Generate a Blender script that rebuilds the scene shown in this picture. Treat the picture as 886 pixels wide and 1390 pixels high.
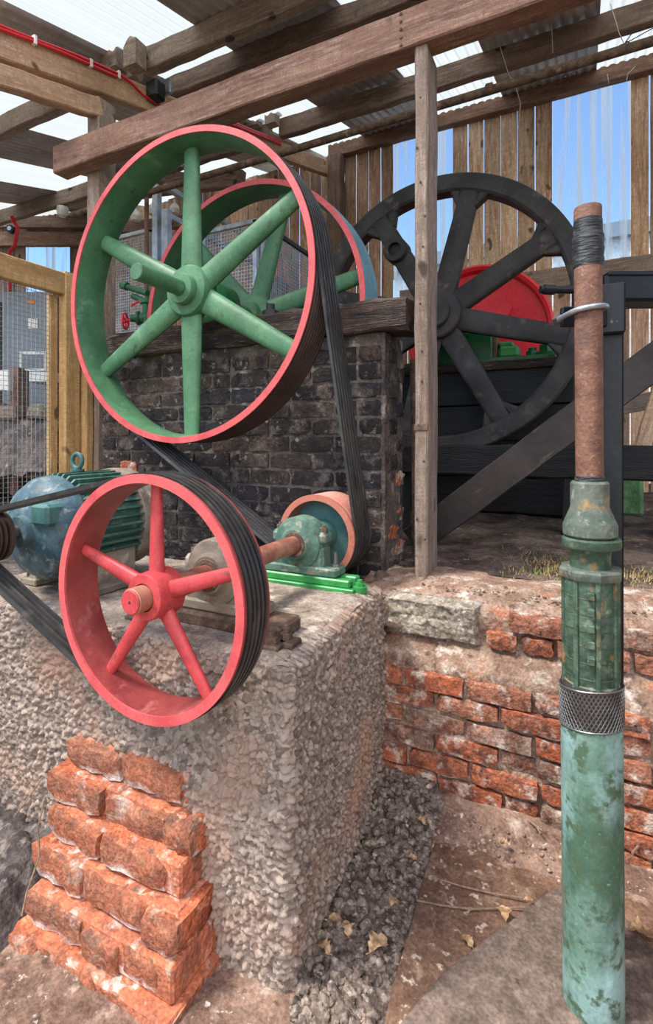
import bpy, math, random
import numpy as np
from mathutils import Vector, Matrix

for o in list(bpy.data.objects): bpy.data.objects.remove(o, do_unlink=True)
SC = bpy.context.scene
COL = SC.collection
R = math.radians
random.seed(7)

# ------------------------------------------------------------------ camera, sky, exposure
YAW = R(26.5); F = 700.0; EYE = 1.28
cam_d = bpy.data.cameras.new('camera')
cam_d.sensor_fit = 'HORIZONTAL'; cam_d.sensor_width = 36.0
cam_d.lens = F * 36.0 / 886.0
cam_d.shift_y = -95.0 / 886.0
cam_d.clip_start = 0.02; cam_d.clip_end = 500
cam_o = bpy.data.objects.new('camera', cam_d); COL.objects.link(cam_o)
cam_o.location = (0, 0, EYE); cam_o.rotation_euler = (R(90), 0, YAW)
SC.camera = cam_o

world = bpy.data.worlds.new('sky'); SC.world = world; world.use_nodes = True
wn = world.node_tree.nodes; wl = world.node_tree.links; wn.clear()
wo = wn.new('ShaderNodeOutputWorld'); wb = wn.new('ShaderNodeBackground'); ws = wn.new('ShaderNodeTexSky')
ws.sky_type = 'NISHITA'; ws.sun_disc = False; ws.sun_elevation = R(48); ws.sun_rotation = R(150)
ws.air_density = 1.0; ws.dust_density = 1.5; ws.ozone_density = 1.0
wb.inputs['Strength'].default_value = 0.25
wl.new(ws.outputs[0], wb.inputs[0]); wl.new(wb.outputs[0], wo.inputs[0])

sun_d = bpy.data.lights.new('hazy_sun', 'SUN'); sun_d.energy = 4.2; sun_d.angle = R(16); sun_d.color = (1.0, 0.95, 0.88)
sun_o = bpy.data.objects.new('hazy_sun', sun_d); COL.objects.link(sun_o)
sun_o.rotation_euler = (R(33), 0, R(-50))

SC.view_settings.view_transform = 'Standard'; SC.view_settings.look = 'None'
SC.view_settings.gamma = 1.0; SC.view_settings.use_curve_mapping = False
SC.view_settings.exposure = 0.45

# ------------------------------------------------------------------ helpers
CY, SY = math.cos(YAW), math.sin(YAW)
def ray(u, v):
    c = (u - 443.0) / F
    return Vector((c * CY - SY, c * SY + CY, -(v - 600.0) / F))
def onY(u, v, Y): r = ray(u, v); return Vector((0, 0, EYE)) + r * (Y / r.y)
def onX(u, v, X): r = ray(u, v); return Vector((0, 0, EYE)) + r * (X / r.x)
def onZ(u, v, Z): r = ray(u, v); return Vector((0, 0, EYE)) + r * ((Z - EYE) / r.z)
def atD(u, v, D): return Vector((0, 0, EYE)) + ray(u, v) * D

def tag(o, label=None, cat=None, group=None, kind=None):
    if label: o['label'] = label
    if cat: o['category'] = cat
    if group: o['group'] = group
    if kind: o['kind'] = kind
    return o
PM = {}
def thing(name, loc, label, cat, group=None, kind=None):
    o = bpy.data.objects.new(name, None); COL.objects.link(o); o.location = loc
    o.empty_display_size = 0.05
    PM[o.name] = Matrix.Translation(Vector(loc))
    return tag(o, label, cat, group, kind)

class MB:
    def __init__(s): s.v = []; s.f = []
    def add(s, vs, fs):
        b = len(s.v); s.v += [tuple(p) for p in vs]; s.f += [tuple(i + b for i in f) for f in fs]; return s
    def box(s, lo, hi, ch=0.0, M=None):
        lo = Vector(lo); hi = Vector(hi)
        if ch <= 0:
            vs = [(x, y, z) for z in (lo.z, hi.z) for y in (lo.y, hi.y) for x in (lo.x, hi.x)]
            fs = [(0,2,3,1),(4,5,7,6),(0,1,5,4),(2,6,7,3),(0,4,6,2),(1,3,7,5)]
        else:
            vs = []; idx = {}
            for iz in (0,1):
                for iy in (0,1):
                    for ix in (0,1):
                        c = [ (lo, hi)[i][k] for k, i in enumerate((ix,iy,iz))]
                        sg = [1 if i == 0 else -1 for i in (ix,iy,iz)]
                        for a in range(3):
                            p = [c[k] + (sg[k]*ch if k != a else 0) for k in range(3)]
                            idx[(ix,iy,iz,a)] = len(vs); vs.append(p)
            fs = []
            def I(ix,iy,iz,a): return idx[(ix,iy,iz,a)]
            for a in range(3):
                b, c = (a+1)%3, (a+2)%3
                for sd in (0,1):
                    q = []
                    for (i,j) in ((0,0),(1,0),(1,1),(0,1)):
                        k = [0,0,0]; k[a]=sd; k[b]=i; k[c]=j; q.append(I(*k,a))
                    fs.append(tuple(q if sd else q[::-1]))
                for i in (0,1):
                    for j in (0,1):
                        k0=[0,0,0]; k0[b]=i; k0[c]=j; k1=list(k0); k1[a]=1
                        q=(I(*k0,b),I(*k1,b),I(*k1,c),I(*k0,c))
                        fs.append(q if (i==j) else q[::-1])
            for ix in (0,1):
                for iy in (0,1):
                    for iz in (0,1):
                        q=(I(ix,iy,iz,0),I(ix,iy,iz,1),I(ix,iy,iz,2))
                        fs.append(q if (ix+iy+iz)%2==1 else q[::-1])
        if M is not None: vs = [M @ Vector(p) for p in vs]
        return s.add(vs, fs)
    def lathe(s, prof, org, axis='Y', n=48, closed=False, a0=0.0):
        """prof: (r, h) along the axis; closed joins the last to the first."""
        org = Vector(org); m = len(prof); vs = []; fs = []
        if isinstance(axis, str): ax = Vector({'X':(1,0,0),'Y':(0,1,0),'Z':(0,0,1)}[axis])
        else: ax = Vector(axis).normalized()
        t = Vector((0,0,1)) if abs(ax.z) < 0.9 else Vector((1,0,0))
        e1 = ax.cross(t).normalized(); e2 = ax.cross(e1)
        for i in range(n):
            a = 2*math.pi*i/n + a0; d = e1*math.cos(a) + e2*math.sin(a)
            for (r, h) in prof: vs.append(org + ax*h + d*r)
        mm = m if closed else m-1
        for i in range(n):
            j = (i+1) % n
            for k in range(mm):
                k2 = (k+1) % m
                fs.append((i*m+k, i*m+k2, j*m+k2, j*m+k))
        if not closed:
            if prof[0][0] > 1e-6: fs.append(tuple(i*m for i in range(n)))
            if prof[-1][0] > 1e-6: fs.append(tuple(i*m+m-1 for i in reversed(range(n))))
        return s.add(vs, fs)
    def cyl(s, p0, p1, r0, r1=None, n=20):
        p0 = Vector(p0); p1 = Vector(p1); r1 = r0 if r1 is None else r1
        return s.lathe([(r0, 0), (r1, (p1-p0).length)], p0, p1-p0, n)
    def tube(s, path, r, n=8, closed=False):
        path = [Vector(p) for p in path]; m = len(path); vs = []; fs = []
        prev = None
        for i, p in enumerate(path):
            a = path[i-1] if (i > 0 or closed) else path[i]
            b = path[(i+1) % m] if (i < m-1 or closed) else path[i]
            t = (b-a).normalized()
            if prev is None:
                h = Vector((0,0,1)) if abs(t.z) < 0.9 else Vector((1,0,0)); e1 = t.cross(h).normalized()
            else:
                e1 = (prev - t*prev.dot(t)).normalized()
            prev = e1; e2 = t.cross(e1)
            rr = r[i] if isinstance(r, (list, tuple)) else r
            for k in range(n):
                w = 2*math.pi*k/n; vs.append(p + (e1*math.cos(w)+e2*math.sin(w))*rr)
        for i in range(m if closed else m-1):
            j = (i+1) % m
            for k in range(n): fs.append((i*n+k, i*n+(k+1)%n, j*n+(k+1)%n, j*n+k))
        if not closed:
            fs.append(tuple(reversed(range(n)))); fs.append(tuple(range((m-1)*n, m*n)))
        return s.add(vs, fs)
    def bar(s, p0, p1, side, d0, d1, n=14, power=2.0, steps=1):
        """tapered elliptical bar; d = (width along side, thickness)"""
        p0 = Vector(p0); p1 = Vector(p1); t = (p1-p0).normalized()
        e1 = Vector(side); e1 = (e1 - t*e1.dot(t)).normalized(); e2 = t.cross(e1); vs = []; fs = []
        for q in range(steps+1):
            f = q/steps; p = p0.lerp(p1, f); w = d0[0]+(d1[0]-d0[0])*f; h = d0[1]+(d1[1]-d0[1])*f
            for k in range(n):
                a = 2*math.pi*k/n; c = math.cos(a); d = math.sin(a)
                c = math.copysign(abs(c)**(2/power), c); d = math.copysign(abs(d)**(2/power), d)
                vs.append(p + e1*c*w/2 + e2*d*h/2)
        for q in range(steps):
            for k in range(n): fs.append((q*n+k, q*n+(k+1)%n, (q+1)*n+(k+1)%n, (q+1)*n+k))
        fs.append(tuple(reversed(range(n)))); fs.append(tuple(range(steps*n, steps*n+n)))
        return s.add(vs, fs)
    def prism(s, poly, o, e1, e2, depth):
        """polygon in (e1,e2) extruded along e1 x e2 by depth"""
        o = Vector(o); e1 = Vector(e1); e2 = Vector(e2); n3 = e1.cross(e2).normalized()
        n = len(poly); vs = [o+e1*a+e2*b for a, b in poly] + [o+e1*a+e2*b+n3*depth for a, b in poly]
        fs = [tuple(reversed(range(n))), tuple(range(n, 2*n))] + [(i, (i+1)%n, n+(i+1)%n, n+i) for i in range(n)]
        return s.add(vs, fs)
    def grid(s, P):
        P = np.asarray(P, float); a, b = P.shape[:2]
        base = len(s.v); s.v += [tuple(p) for p in P.reshape(-1, 3).tolist()]
        for i in range(a-1):
            for j in range(b-1):
                q = base + i*b + j; s.f.append((q, q+1, q+b+1, q+b))
        return s
    def build(s, name, mat, parent=None, ang=35, origin=None, smooth=True):
        me = bpy.data.meshes.new(name)
        V = np.array(s.v, float)
        if parent is not None: off = np.array(PM[parent.name].translation)
        elif origin is not None: off = np.array(origin, float)
        else:
            lo, hi = V.min(0), V.max(0); off = np.array([(lo[0]+hi[0])/2, (lo[1]+hi[1])/2, lo[2]])
        me.from_pydata((V-off).tolist(), [], s.f); me.update()
        if smooth:
            me.polygons.foreach_set('use_smooth', [True]*len(me.polygons))
            try: me.set_sharp_from_angle(angle=R(ang))
            except Exception: pass
        me.materials.append(mat)
        o = bpy.data.objects.new(name, me); COL.objects.link(o)
        if parent is not None: o.parent = parent
        else: o.location = off
        PM[o.name] = Matrix.Translation(Vector(off))
        if parent is not None: PM[o.name] = PM[parent.name].copy()
        return o

def copy_tree(o, parent=None):
    c = o.copy(); COL.objects.link(c); c.parent = parent
    PM[c.name] = PM.get(o.name, Matrix())
    for ch in list(o.children): copy_tree(ch, c)
    return c

def attach(o, parent):
    o.parent = parent; o.matrix_basis = PM[parent.name].inverted() @ Matrix.Translation(o.location.copy()); return o

def beam(name, p0, p1, w, h, mat, parent=None, seed=0, jit=0.003, ch=0.006, segs=None, up=(0,0,1), bow=0.0):
    """long timber: local X is the length, w sideways, h upwards"""
    p0 = Vector(p0); p1 = Vector(p1); L = (p1-p0).length; x = (p1-p0)/L
    z = Vector(up); z = (z - x*z.dot(x)).normalized(); y = z.cross(x)
    rng = random.Random(seed*31+5); n = segs or max(2, int(L/0.12)); vs = []; fs = []
    ww, hh = w/2, h/2
    sec = [(-ww+ch,-hh),(ww-ch,-hh),(ww,-hh+ch),(ww,hh-ch),(ww-ch,hh),(-ww+ch,hh),(-ww,hh-ch),(-ww,-hh+ch)]
    for i in range(n+1):
        f = i/n; dy = rng.uniform(-jit, jit); dz = rng.uniform(-jit, jit) - bow*4*f*(1-f)
        for (a, b) in sec: vs.append((f*L, a+dy+rng.uniform(-jit,jit)*.5, b+dz+rng.uniform(-jit,jit)*.5))
    for i in range(n):
        for k in range(8): fs.append((i*8+k, i*8+(k+1)%8, i*8+8+(k+1)%8, i*8+8+k))
    fs.append(tuple(reversed(range(8)))); fs.append(tuple(range(n*8, n*8+8)))
    me = bpy.data.meshes.new(name); me.from_pydata(vs, [], fs); me.update()
    me.polygons.foreach_set('use_smooth', [True]*len(me.polygons))
    try: me.set_sharp_from_angle(angle=R(25))
    except Exception: pass
    me.materials.append(mat)
    o = bpy.data.objects.new(name, me); COL.objects.link(o)
    M = Matrix(((x.x,y.x,z.x,p0.x),(x.y,y.y,z.y,p0.y),(x.z,y.z,z.z,p0.z),(0,0,0,1)))
    if parent is not None:
        o.parent = parent; o.matrix_basis = PM[parent.name].inverted() @ M
    else: o.matrix_basis = M
    PM[o.name] = M
    return o

# value noise / cell noise in numpy (for relief that is real geometry)
def _h(ix, iy, k):
    n = np.sin(ix*127.1 + iy*311.7 + k*74.7)*43758.5453
    return n - np.floor(n)
def vnoise(x, y, k=0):
    ix, iy = np.floor(x), np.floor(y); fx, fy = x-ix, y-iy
    fx = fx*fx*(3-2*fx); fy = fy*fy*(3-2*fy)
    a = _h(ix,iy,k); b = _h(ix+1,iy,k); c = _h(ix,iy+1,k); d = _h(ix+1,iy+1,k)
    return (a*(1-fx)+b*fx)*(1-fy)+(c*(1-fx)+d*fx)*fy
def fbm(x, y, o=4, k=0):
    r = 0; a = .5
    for i in range(o): r = r + a*(vnoise(x*2**i, y*2**i, k+i)-.5)*2; a *= .5
    return r
def cells(x, y, k=0):
    ix, iy = np.floor(x), np.floor(y); best = np.full(x.shape, 9.0); rnd = np.zeros(x.shape)
    for dx in (-1,0,1):
        for dy in (-1,0,1):
            cx, cy = ix+dx, iy+dy
            px = cx + .15+.7*_h(cx,cy,k); py = cy + .15+.7*_h(cx,cy,k+9)
            d = np.hypot(x-px, y-py); m = d < best
            rnd = np.where(m, _h(cx,cy,k+21), rnd); best = np.minimum(best, d)
    return best, rnd
def pebbles(x, y, size, k=0, w=.72):
    d, r = cells(x/size, y/size, k)
    return np.sqrt(np.clip(1-(d/w)**2, 0, 1))*(.30+.70*r)

# ------------------------------------------------------------------ materials
def sr(r, g, b):
    f = lambda c: (c/255/12.92) if c/255 <= .04045 else ((c/255+.055)/1.055)**2.4
    return (f(r), f(g), f(b), 1.0)
def newmat(name):
    m = bpy.data.materials.new(name); m.use_nodes = True; nt = m.node_tree; nt.nodes.clear()
    out = nt.nodes.new('ShaderNodeOutputMaterial'); b = nt.nodes.new('ShaderNodeBsdfPrincipled')
    nt.links.new(b.outputs[0], out.inputs[0]); return m, nt, b, out
def surf(name, layers, rough=.7, metal=0.0, bump=.3, bscale=60, stretch=(1,1,1), rand=0.0, spec=.4, bdist=.01, coat=0, bstretch=None, offset=True, speck=None):
    """layers: first colour, then (colour, noise scale, low, high[, stretch, detail]) patches on top"""
    m, nt, b, out = newmat(name); N = nt.nodes.new; L = nt.links.new
    tc = N('ShaderNodeTexCoord'); oi = N('ShaderNodeObjectInfo')
    vec = tc.outputs['Object']
    if offset:
        mul = N('ShaderNodeVectorMath'); mul.operation = 'MULTIPLY_ADD'
        cmb = N('ShaderNodeCombineXYZ')
        for i in range(3): L(oi.outputs['Random'], cmb.inputs[i])
        L(cmb.outputs[0], mul.inputs[0]); mul.inputs[1].default_value = (37, 51, 23); L(vec, mul.inputs[2]); vec = mul.outputs[0]
    def mapped(st):
        mp = N('ShaderNodeMapping'); mp.inputs['Scale'].default_value = st; L(vec, mp.inputs[0]); return mp.outputs[0]
    base = mapped(stretch)
    col = None
    for i, ly in enumerate(layers):
        if i == 0:
            rgb = N('ShaderNodeRGB'); rgb.outputs[0].default_value = ly; col = rgb.outputs[0]; continue
        c, sc, lo, hi = ly[:4]
        v = mapped(ly[4]) if len(ly) > 4 and ly[4] else base
        nz = N('ShaderNodeTexNoise'); nz.inputs['Scale'].default_value = sc; nz.inputs['Detail'].default_value = ly[5] if len(ly) > 5 else 5
        nz.inputs['Roughness'].default_value = .6
        off = N('ShaderNodeVectorMath'); off.operation = 'ADD'; off.inputs[1].default_value = (i*3.7, i*1.3, i*5.1); L(v, off.inputs[0])
        L(off.outputs[0], nz.inputs['Vector'])
        mr = N('ShaderNodeMapRange'); mr.inputs[1].default_value = lo; mr.inputs[2].default_value = hi; L(nz.outputs[0], mr.inputs[0])
        mx = N('ShaderNodeMix'); mx.data_type = 'RGBA'; L(mr.outputs[0], mx.inputs[0]); L(col, mx.inputs[6]); mx.inputs[7].default_value = c
        col = mx.outputs[2]
    if speck is None: speck = .34 if rough > .72 else .14
    if speck:
        for sc_, am in ((34, .55), (120, .8)):
            nz = N('ShaderNodeTexNoise'); nz.inputs['Scale'].default_value = sc_; nz.inputs['Detail'].default_value = 4; L(base if stretch != (1,1,1) else vec, nz.inputs['Vector'])
            mr = N('ShaderNodeMapRange'); mr.inputs[1].default_value = .34; mr.inputs[2].default_value = .66; mr.inputs[3].default_value = 1-speck*am; mr.inputs[4].default_value = 1+speck*am*.8
            L(nz.outputs[0], mr.inputs[0])
            hs = N('ShaderNodeHueSaturation'); L(mr.outputs[0], hs.inputs['Value']); L(col, hs.inputs['Color']); col = hs.outputs[0]
    if rand:
        hs = N('ShaderNodeHueSaturation'); mr = N('ShaderNodeMapRange'); L(oi.outputs['Random'], mr.inputs[0])
        mr.inputs[3].default_value = 1-rand; mr.inputs[4].default_value = 1+rand; L(mr.outputs[0], hs.inputs['Value']); L(col, hs.inputs['Color']); col = hs.outputs[0]
    L(col, b.inputs['Base Color'])
    b.inputs['Roughness'].default_value = rough; b.inputs['Metallic'].default_value = metal
    b.inputs['Specular IOR Level'].default_value = spec
    if coat: b.inputs['Coat Weight'].default_value = coat
    if bump:
        nz = N('ShaderNodeTexNoise'); nz.inputs['Scale'].default_value = bscale; nz.inputs['Detail'].default_value = 6
        L(mapped(bstretch) if bstretch else base, nz.inputs['Vector'])
        bp = N('ShaderNodeBump'); bp.inputs['Strength'].default_value = bump; bp.inputs['Distance'].default_value = bdist
        L(nz.outputs[0], bp.inputs['Height']); L(bp.outputs[0], b.inputs['Normal'])
    return m

WS = (1.0, 9.0, 9.0)
def wood(name, a, bc, c, rand=.15, bump=.5, knots=True):
    ly = [a, (bc, 2.2, .38, .62, WS), (c, 7.0, .50, .76, (1.0, 12, 12)), (tuple(x*.5 for x in a[:3])+(1,), 11.0, .56, .80, (.7, 20, 20)), (tuple(x*.6 for x in a[:3])+(1,), 1.6, .50, .72, (1,1,1)), (tuple(x*.72 for x in a[:3])+(1,), 30.0, .5, .7, (4,.35,.35))]
    if knots: ly.append((tuple(x*.22 for x in a[:3])+(1,), 5.0, .69, .75, (1.3, 1.8, 1.8), 1))
    return surf(name, ly, rough=.85, bump=bump, bscale=9, bstretch=(1.5, 26, 26), rand=rand, spec=.2, bdist=.006, speck=.2)
M = {}
M['oldwood'] = wood('weathered_oak', sr(156,137,122), sr(122,103,91), sr(180,165,151))
M['darkwood'] = wood('dark_roof_timber', sr(140,118,104), sr(102,83,73), sr(162,142,128))
M['redwood'] = wood('reddish_timber', sr(152,118,100), sr(116,86,73), sr(174,150,133))
M['tanwood'] = wood('tan_rafter_timber', sr(190,156,126), sr(166,126,98), sr(202,180,158), bump=.3)
M['newwood'] = wood('fresh_yellow_pine', sr(196,160,110), sr(170,132,84), sr(210,180,134), bump=.2)
M['board'] = wood('weathered_wall_board', sr(206,170,140), sr(160,118,92), sr(236,216,192), rand=.3)
M['paleboard'] = wood('bleached_wall_board', sr(226,196,166), sr(176,134,106), sr(246,230,210), rand=.22)
M['black_timber'] = surf('tarred_black_timber', [sr(28,27,28), (sr(48,45,44), 3, .5, .75, WS), (sr(12,12,13), 5, .5, .7, WS)], rough=.62, bump=.6, bscale=9, bstretch=(2,20,20), bdist=.01)
M['soot_timber'] = surf('sooty_split_timber', [sr(84,68,60), (sr(46,38,35), 3, .4, .6, WS), (sr(136,116,102), 7, .58, .72, (1.2,16,16))], rough=.85, bump=.8, bscale=8, bstretch=(1.2,24,24), bdist=.015)
M['steelplank'] = surf('oily_steel_plank', [sr(66,58,56), (sr(44,38,38), 3, .4, .65), (sr(120,98,84), 4, .60, .78, (1,5,5))], rough=.5, metal=.3, bump=.15, bscale=40)
M['red'] = surf('red_wheel_paint', [sr(190,70,72), (sr(166,54,58), 9, .45, .7), (sr(140,70,58), 30, .60, .70)], rough=.5, bump=.08, bscale=50)
M['redin'] = surf('red_wheel_inner_shade', [sr(160,74,70), (sr(126,50,50), 5, .4, .65), (sr(184,118,108), 9, .60, .75)], rough=.45, bump=.08, bscale=50)  # wheel red made darker: shade inside the rim put into the colour
M['pinkedge'] = surf('worn_overlit_red_edge', [sr(208,92,92), (sr(186,70,74), 9, .45, .7), (sr(170,100,90), 40, .62, .70)], rough=.5, bump=.05)  # pink of the overexposed red edge put into the paint colour
M['salmon'] = surf('salmon_edge_paint', [sr(182,114,94), (sr(154,90,74), 9, .45, .7)], rough=.5, bump=.08)
M['green'] = surf('green_wheel_paint', [sr(84,128,92), (sr(62,104,72), 4, .42, .65), (sr(112,148,116), 9, .60, .75), (sr(70,84,62), 22, .62, .72)], rough=.5, bump=.1, bscale=40)
M['blue_rim'] = surf('pale_blue_rim_paint', [sr(112,156,172), (sr(86,130,142), 4, .45, .65), (sr(90,140,110), 5, .6, .7)], rough=.45, bump=.05)
M['brownrim'] = surf('dark_brown_groove_iron', [sr(74,54,48), (sr(48,34,32), 8, .4, .65)], rough=.55, bump=.1)
M['belt'] = surf('grey_rubber_belt', [sr(60,59,58), (sr(92,89,84), 14, .55, .75), (sr(38,37,37), 9, .5, .7)], rough=.36, bump=.1, bscale=80)
M['blackiron'] = surf('black_iron_paint', [sr(70,66,64), (sr(50,47,46), 5, .4, .65), (sr(104,94,88), 9, .58, .75)], rough=.6, spec=.25, bump=.12, bscale=30)
M['blacksteel'] = surf('blue_black_steel_paint', [sr(22,26,32), (sr(14,17,22), 4, .4, .65), (sr(100,106,110), 38, .72, .76)], rough=.4, bump=.1, bscale=40)
M['verdigris'] = surf('verdigris_green_bronze', [sr(104,136,122), (sr(72,102,82), 9, .44, .58, (1,1,.5)), (sr(142,176,172), 7, .52, .66, (1,1,.4)), (sr(76,98,76), 30, .52, .62), (sr(128,116,92), 16, .60, .70, (1,1,.4)), (sr(146,174,164), 90, .62, .80), (sr(62,72,58), 7, .66, .68)], rough=.6, bump=.25, bscale=40)
M['bronze_dark'] = surf('tarnished_green_bronze', [sr(80,100,82), (sr(56,78,62), 22, .42, .58), (sr(112,128,106), 30, .55, .66), (sr(136,108,74), 16, .58, .66), (sr(60,66,52), 40, .60, .68)], rough=.6, bump=.4, bscale=50)
M['valvegrey'] = surf('grey_valve_with_rust_bloom', [sr(104,110,98), (sr(78,90,80), 20, .42, .6), (sr(168,132,88), 14, .57, .68), (sr(72,98,76), 18, .56, .66), (sr(134,136,122), 50, .58, .66)], rough=.65, bump=.3, bscale=50)
M['rustpipe'] = surf('rusty_pipe', [sr(124,88,71), (sr(106,72,58), 24, .42, .62), (sr(150,116,98), 90, .58, .70), (sr(94,68,57), 9, .54, .70)], rough=.7, bump=.3, bscale=120)
M['tape'] = surf('wrinkled_black_tape', [sr(58,60,62), (sr(36,38,40), 9, .4, .6, (2,2,10)), (sr(120,116,106), 12, .62, .7, (2,2,14))], rough=.4, bump=.8, bscale=14, bstretch=(2,2,14), bdist=.01)
M['meshsteel'] = surf('dull_steel_mesh', [sr(128,126,122), (sr(100,92,84), 14, .45, .65)], rough=.4, metal=.7, bump=.1)
M['galv'] = surf('galvanised_steel', [sr(188,196,202), (sr(150,158,166), 9, .4, .65)], rough=.35, metal=.6, bump=.05)
M['bolt'] = surf('zinc_bolt', [sr(150,150,148), (sr(110,108,104), 30, .4, .6)], rough=.35, metal=.8, bump=.1)
M['rustbolt'] = surf('brown_rusty_iron', [sr(112,90,74), (sr(78,60,50), 20, .4, .6), (sr(150,128,104), 16, .6, .7)], rough=.8, bump=.4, bscale=60)
M['bearing'] = surf('pale_green_bearing_paint', [sr(92,124,108), (sr(66,96,83), 16, .4, .6), (sr(142,140,122), 20, .54, .66), (sr(78,70,58), 18, .58, .66)], rough=.6, bump=.3, bscale=40)
M['brightgreen'] = surf('bright_green_paint', [sr(58,150,78), (sr(42,124,64), 9, .45, .65), (sr(44,108,100), 6, .60, .72)], rough=.4, bump=.08)
M['dkgreen'] = surf('engine_green_paint', [sr(34,104,58), (sr(22,76,42), 6, .45, .65), (sr(90,140,120), 16, .66, .72)], rough=.4, bump=.1)
M['engred'] = surf('engine_red_paint', [sr(240,52,62), (sr(222,36,48), 3, .45, .7)], rough=.4, bump=.05)
M['teal'] = surf('teal_paint', [sr(74,116,112), (sr(56,94,92), 6, .45, .65), (sr(110,140,128), 14, .62, .7)], rough=.5, bump=.1)
M['motorblue'] = surf('mottled_blue_motor_paint', [sr(74,102,110), (sr(46,74,86), 14, .42, .58), (sr(122,132,130), 30, .56, .68), (sr(78,76,70), 40, .54, .66), (sr(96,126,134), 9, .55, .7)], rough=.55, bump=.2, bscale=50)
M['motorgreen'] = surf('green_motor_fin_paint', [sr(72,108,94), (sr(50,84,74), 12, .42, .6), (sr(108,136,122), 26, .56, .68)], rough=.5, bump=.1)
M['dirtycream'] = surf('dusty_grey_cover', [sr(140,128,112), (sr(110,98,86), 9, .42, .62), (sr(170,160,144), 14, .58, .68)], rough=.7, bump=.2)
M['shaft'] = surf('worn_shaft_steel', [sr(178,128,104), (sr(150,88,74), 9, .45, .6), (sr(204,176,150), 6, .58, .7)], rough=.5, metal=.2, bump=.1)
M['plastic_red'] = surf('red_conduit_plastic', [sr(206,34,44)], rough=.4, bump=0)
M['blackplastic'] = surf('black_plastic', [sr(24,26,28)], rough=.35, bump=.05)
M['white'] = surf('white_enamel', [sr(226,224,216), (sr(196,192,180), 9, .5, .7)], rough=.4, bump=.05)
M['corr'] = surf('galvanised_corrugated_sheet', [sr(196,190,186), (sr(166,158,154), 2.2, .42, .62), (sr(210,204,198), 5, .58, .7), (sr(176,144,122), 3, .62, .74)], rough=.5, metal=.1, bump=.08)
M['string'] = surf('frayed_string', [sr(206,196,176)], rough=.9, bump=0)
M['containergrey'] = surf('grey_container_paint', [sr(134,138,144), (sr(116,120,126), 2, .4, .65)], rough=.6, bump=.05)
M['earth'] = surf('reddish_earth', [sr(142,116,100), (sr(112,88,76), 7, .42, .6), (sr(174,152,136), 12, .55, .68), (sr(82,68,60), 18, .58, .68), (sr(196,182,168), 40, .62, .68)], rough=.95, bump=.7, bscale=60, spec=.1, offset=False)
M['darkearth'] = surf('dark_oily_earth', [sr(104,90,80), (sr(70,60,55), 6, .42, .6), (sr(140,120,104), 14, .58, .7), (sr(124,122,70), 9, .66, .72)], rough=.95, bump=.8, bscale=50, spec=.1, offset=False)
M['greyearth'] = surf('grey_cinder_soil', [sr(112,102,96), (sr(78,72,68), 9, .42, .6), (sr(150,140,132), 18, .58, .7)], rough=.95, bump=.9, bscale=70, spec=.1, offset=False)
M['mortar'] = surf('crumbling_mud_mortar', [sr(160,136,118), (sr(130,104,88), 9, .42, .6), (sr(196,182,168), 14, .54, .66), (sr(100,80,70), 20, .58, .68), (sr(168,112,88), 8, .60, .70)], rough=.95, bump=.8, bscale=70, spec=.1, offset=False)
M['roughcast'] = surf('pale_roughcast_concrete', [sr(160,150,134), (sr(126,114,102), 24, .42, .6), (sr(186,178,164), 40, .56, .66)], rough=.95, bump=.8, bscale=70, spec=.1)
M['blocktop'] = surf('smooth_concrete_top', [sr(160,146,133), (sr(126,111,98), 9, .42, .6), (sr(194,182,168), 16, .54, .68), (sr(104,90,78), 12, .62, .70)], rough=.9, bump=.4, bscale=60, spec=.15, offset=False)
M['gravelstone'] = surf('grey_gravel_stone', [sr(138,123,111), (sr(86,76,69), 36, .44, .58), (sr(180,163,148), 44, .52, .64)], rough=.9, bump=.4, rand=.3, bscale=80, spec=.15)
M['slab_brown'] = surf('brown_earth_stained_slab', [sr(128,100,82), (sr(102,78,64), 8, .42, .6), (sr(154,128,110), 14, .54, .68), (sr(186,166,150), 34, .62, .68)], rough=.9, bump=.4, bscale=60, spec=.15)
M['slab_grey'] = surf('grey_paving_slab', [sr(122,106,95), (sr(98,84,75), 10, .42, .6), (sr(142,125,112), 18, .54, .68), (sr(80,70,64), 22, .66, .69)], rough=.9, bump=.3, bscale=60, spec=.15)
M['leaf'] = surf('dry_tan_leaf', [sr(190,158,120), (sr(160,122,86), 40, .42, .6), (sr(206,180,146), 60, .55, .66)], rough=.8, bump=.2, rand=.12)
M['twig'] = surf('dry_twig', [sr(136,112,92)], rough=.9, bump=.1)
M['moss'] = surf('straw_and_moss', [sr(150,130,88), (sr(112,140,50), 9, .5, .6), (sr(92,74,54), 14, .55, .65)], rough=.95, bump=.3, rand=.2)
M['paleWall'] = surf('pale_rendered_wall', [sr(214,212,208), (sr(196,194,190), 2, .4, .6)], rough=.9, bump=.1)
M['grass'] = surf('rough_yard_ground', [sr(142,132,118), (sr(116,112,88), 2, .4, .6)], rough=.95, bump=.2, offset=False)
M['orange'] = surf('orange_plastic', [sr(226,120,40)], rough=.5, bump=0)
M['glass_bulb'] = surf('milky_glazed_ceramic', [sr(216,216,210)], rough=.2, bump=0)

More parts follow.
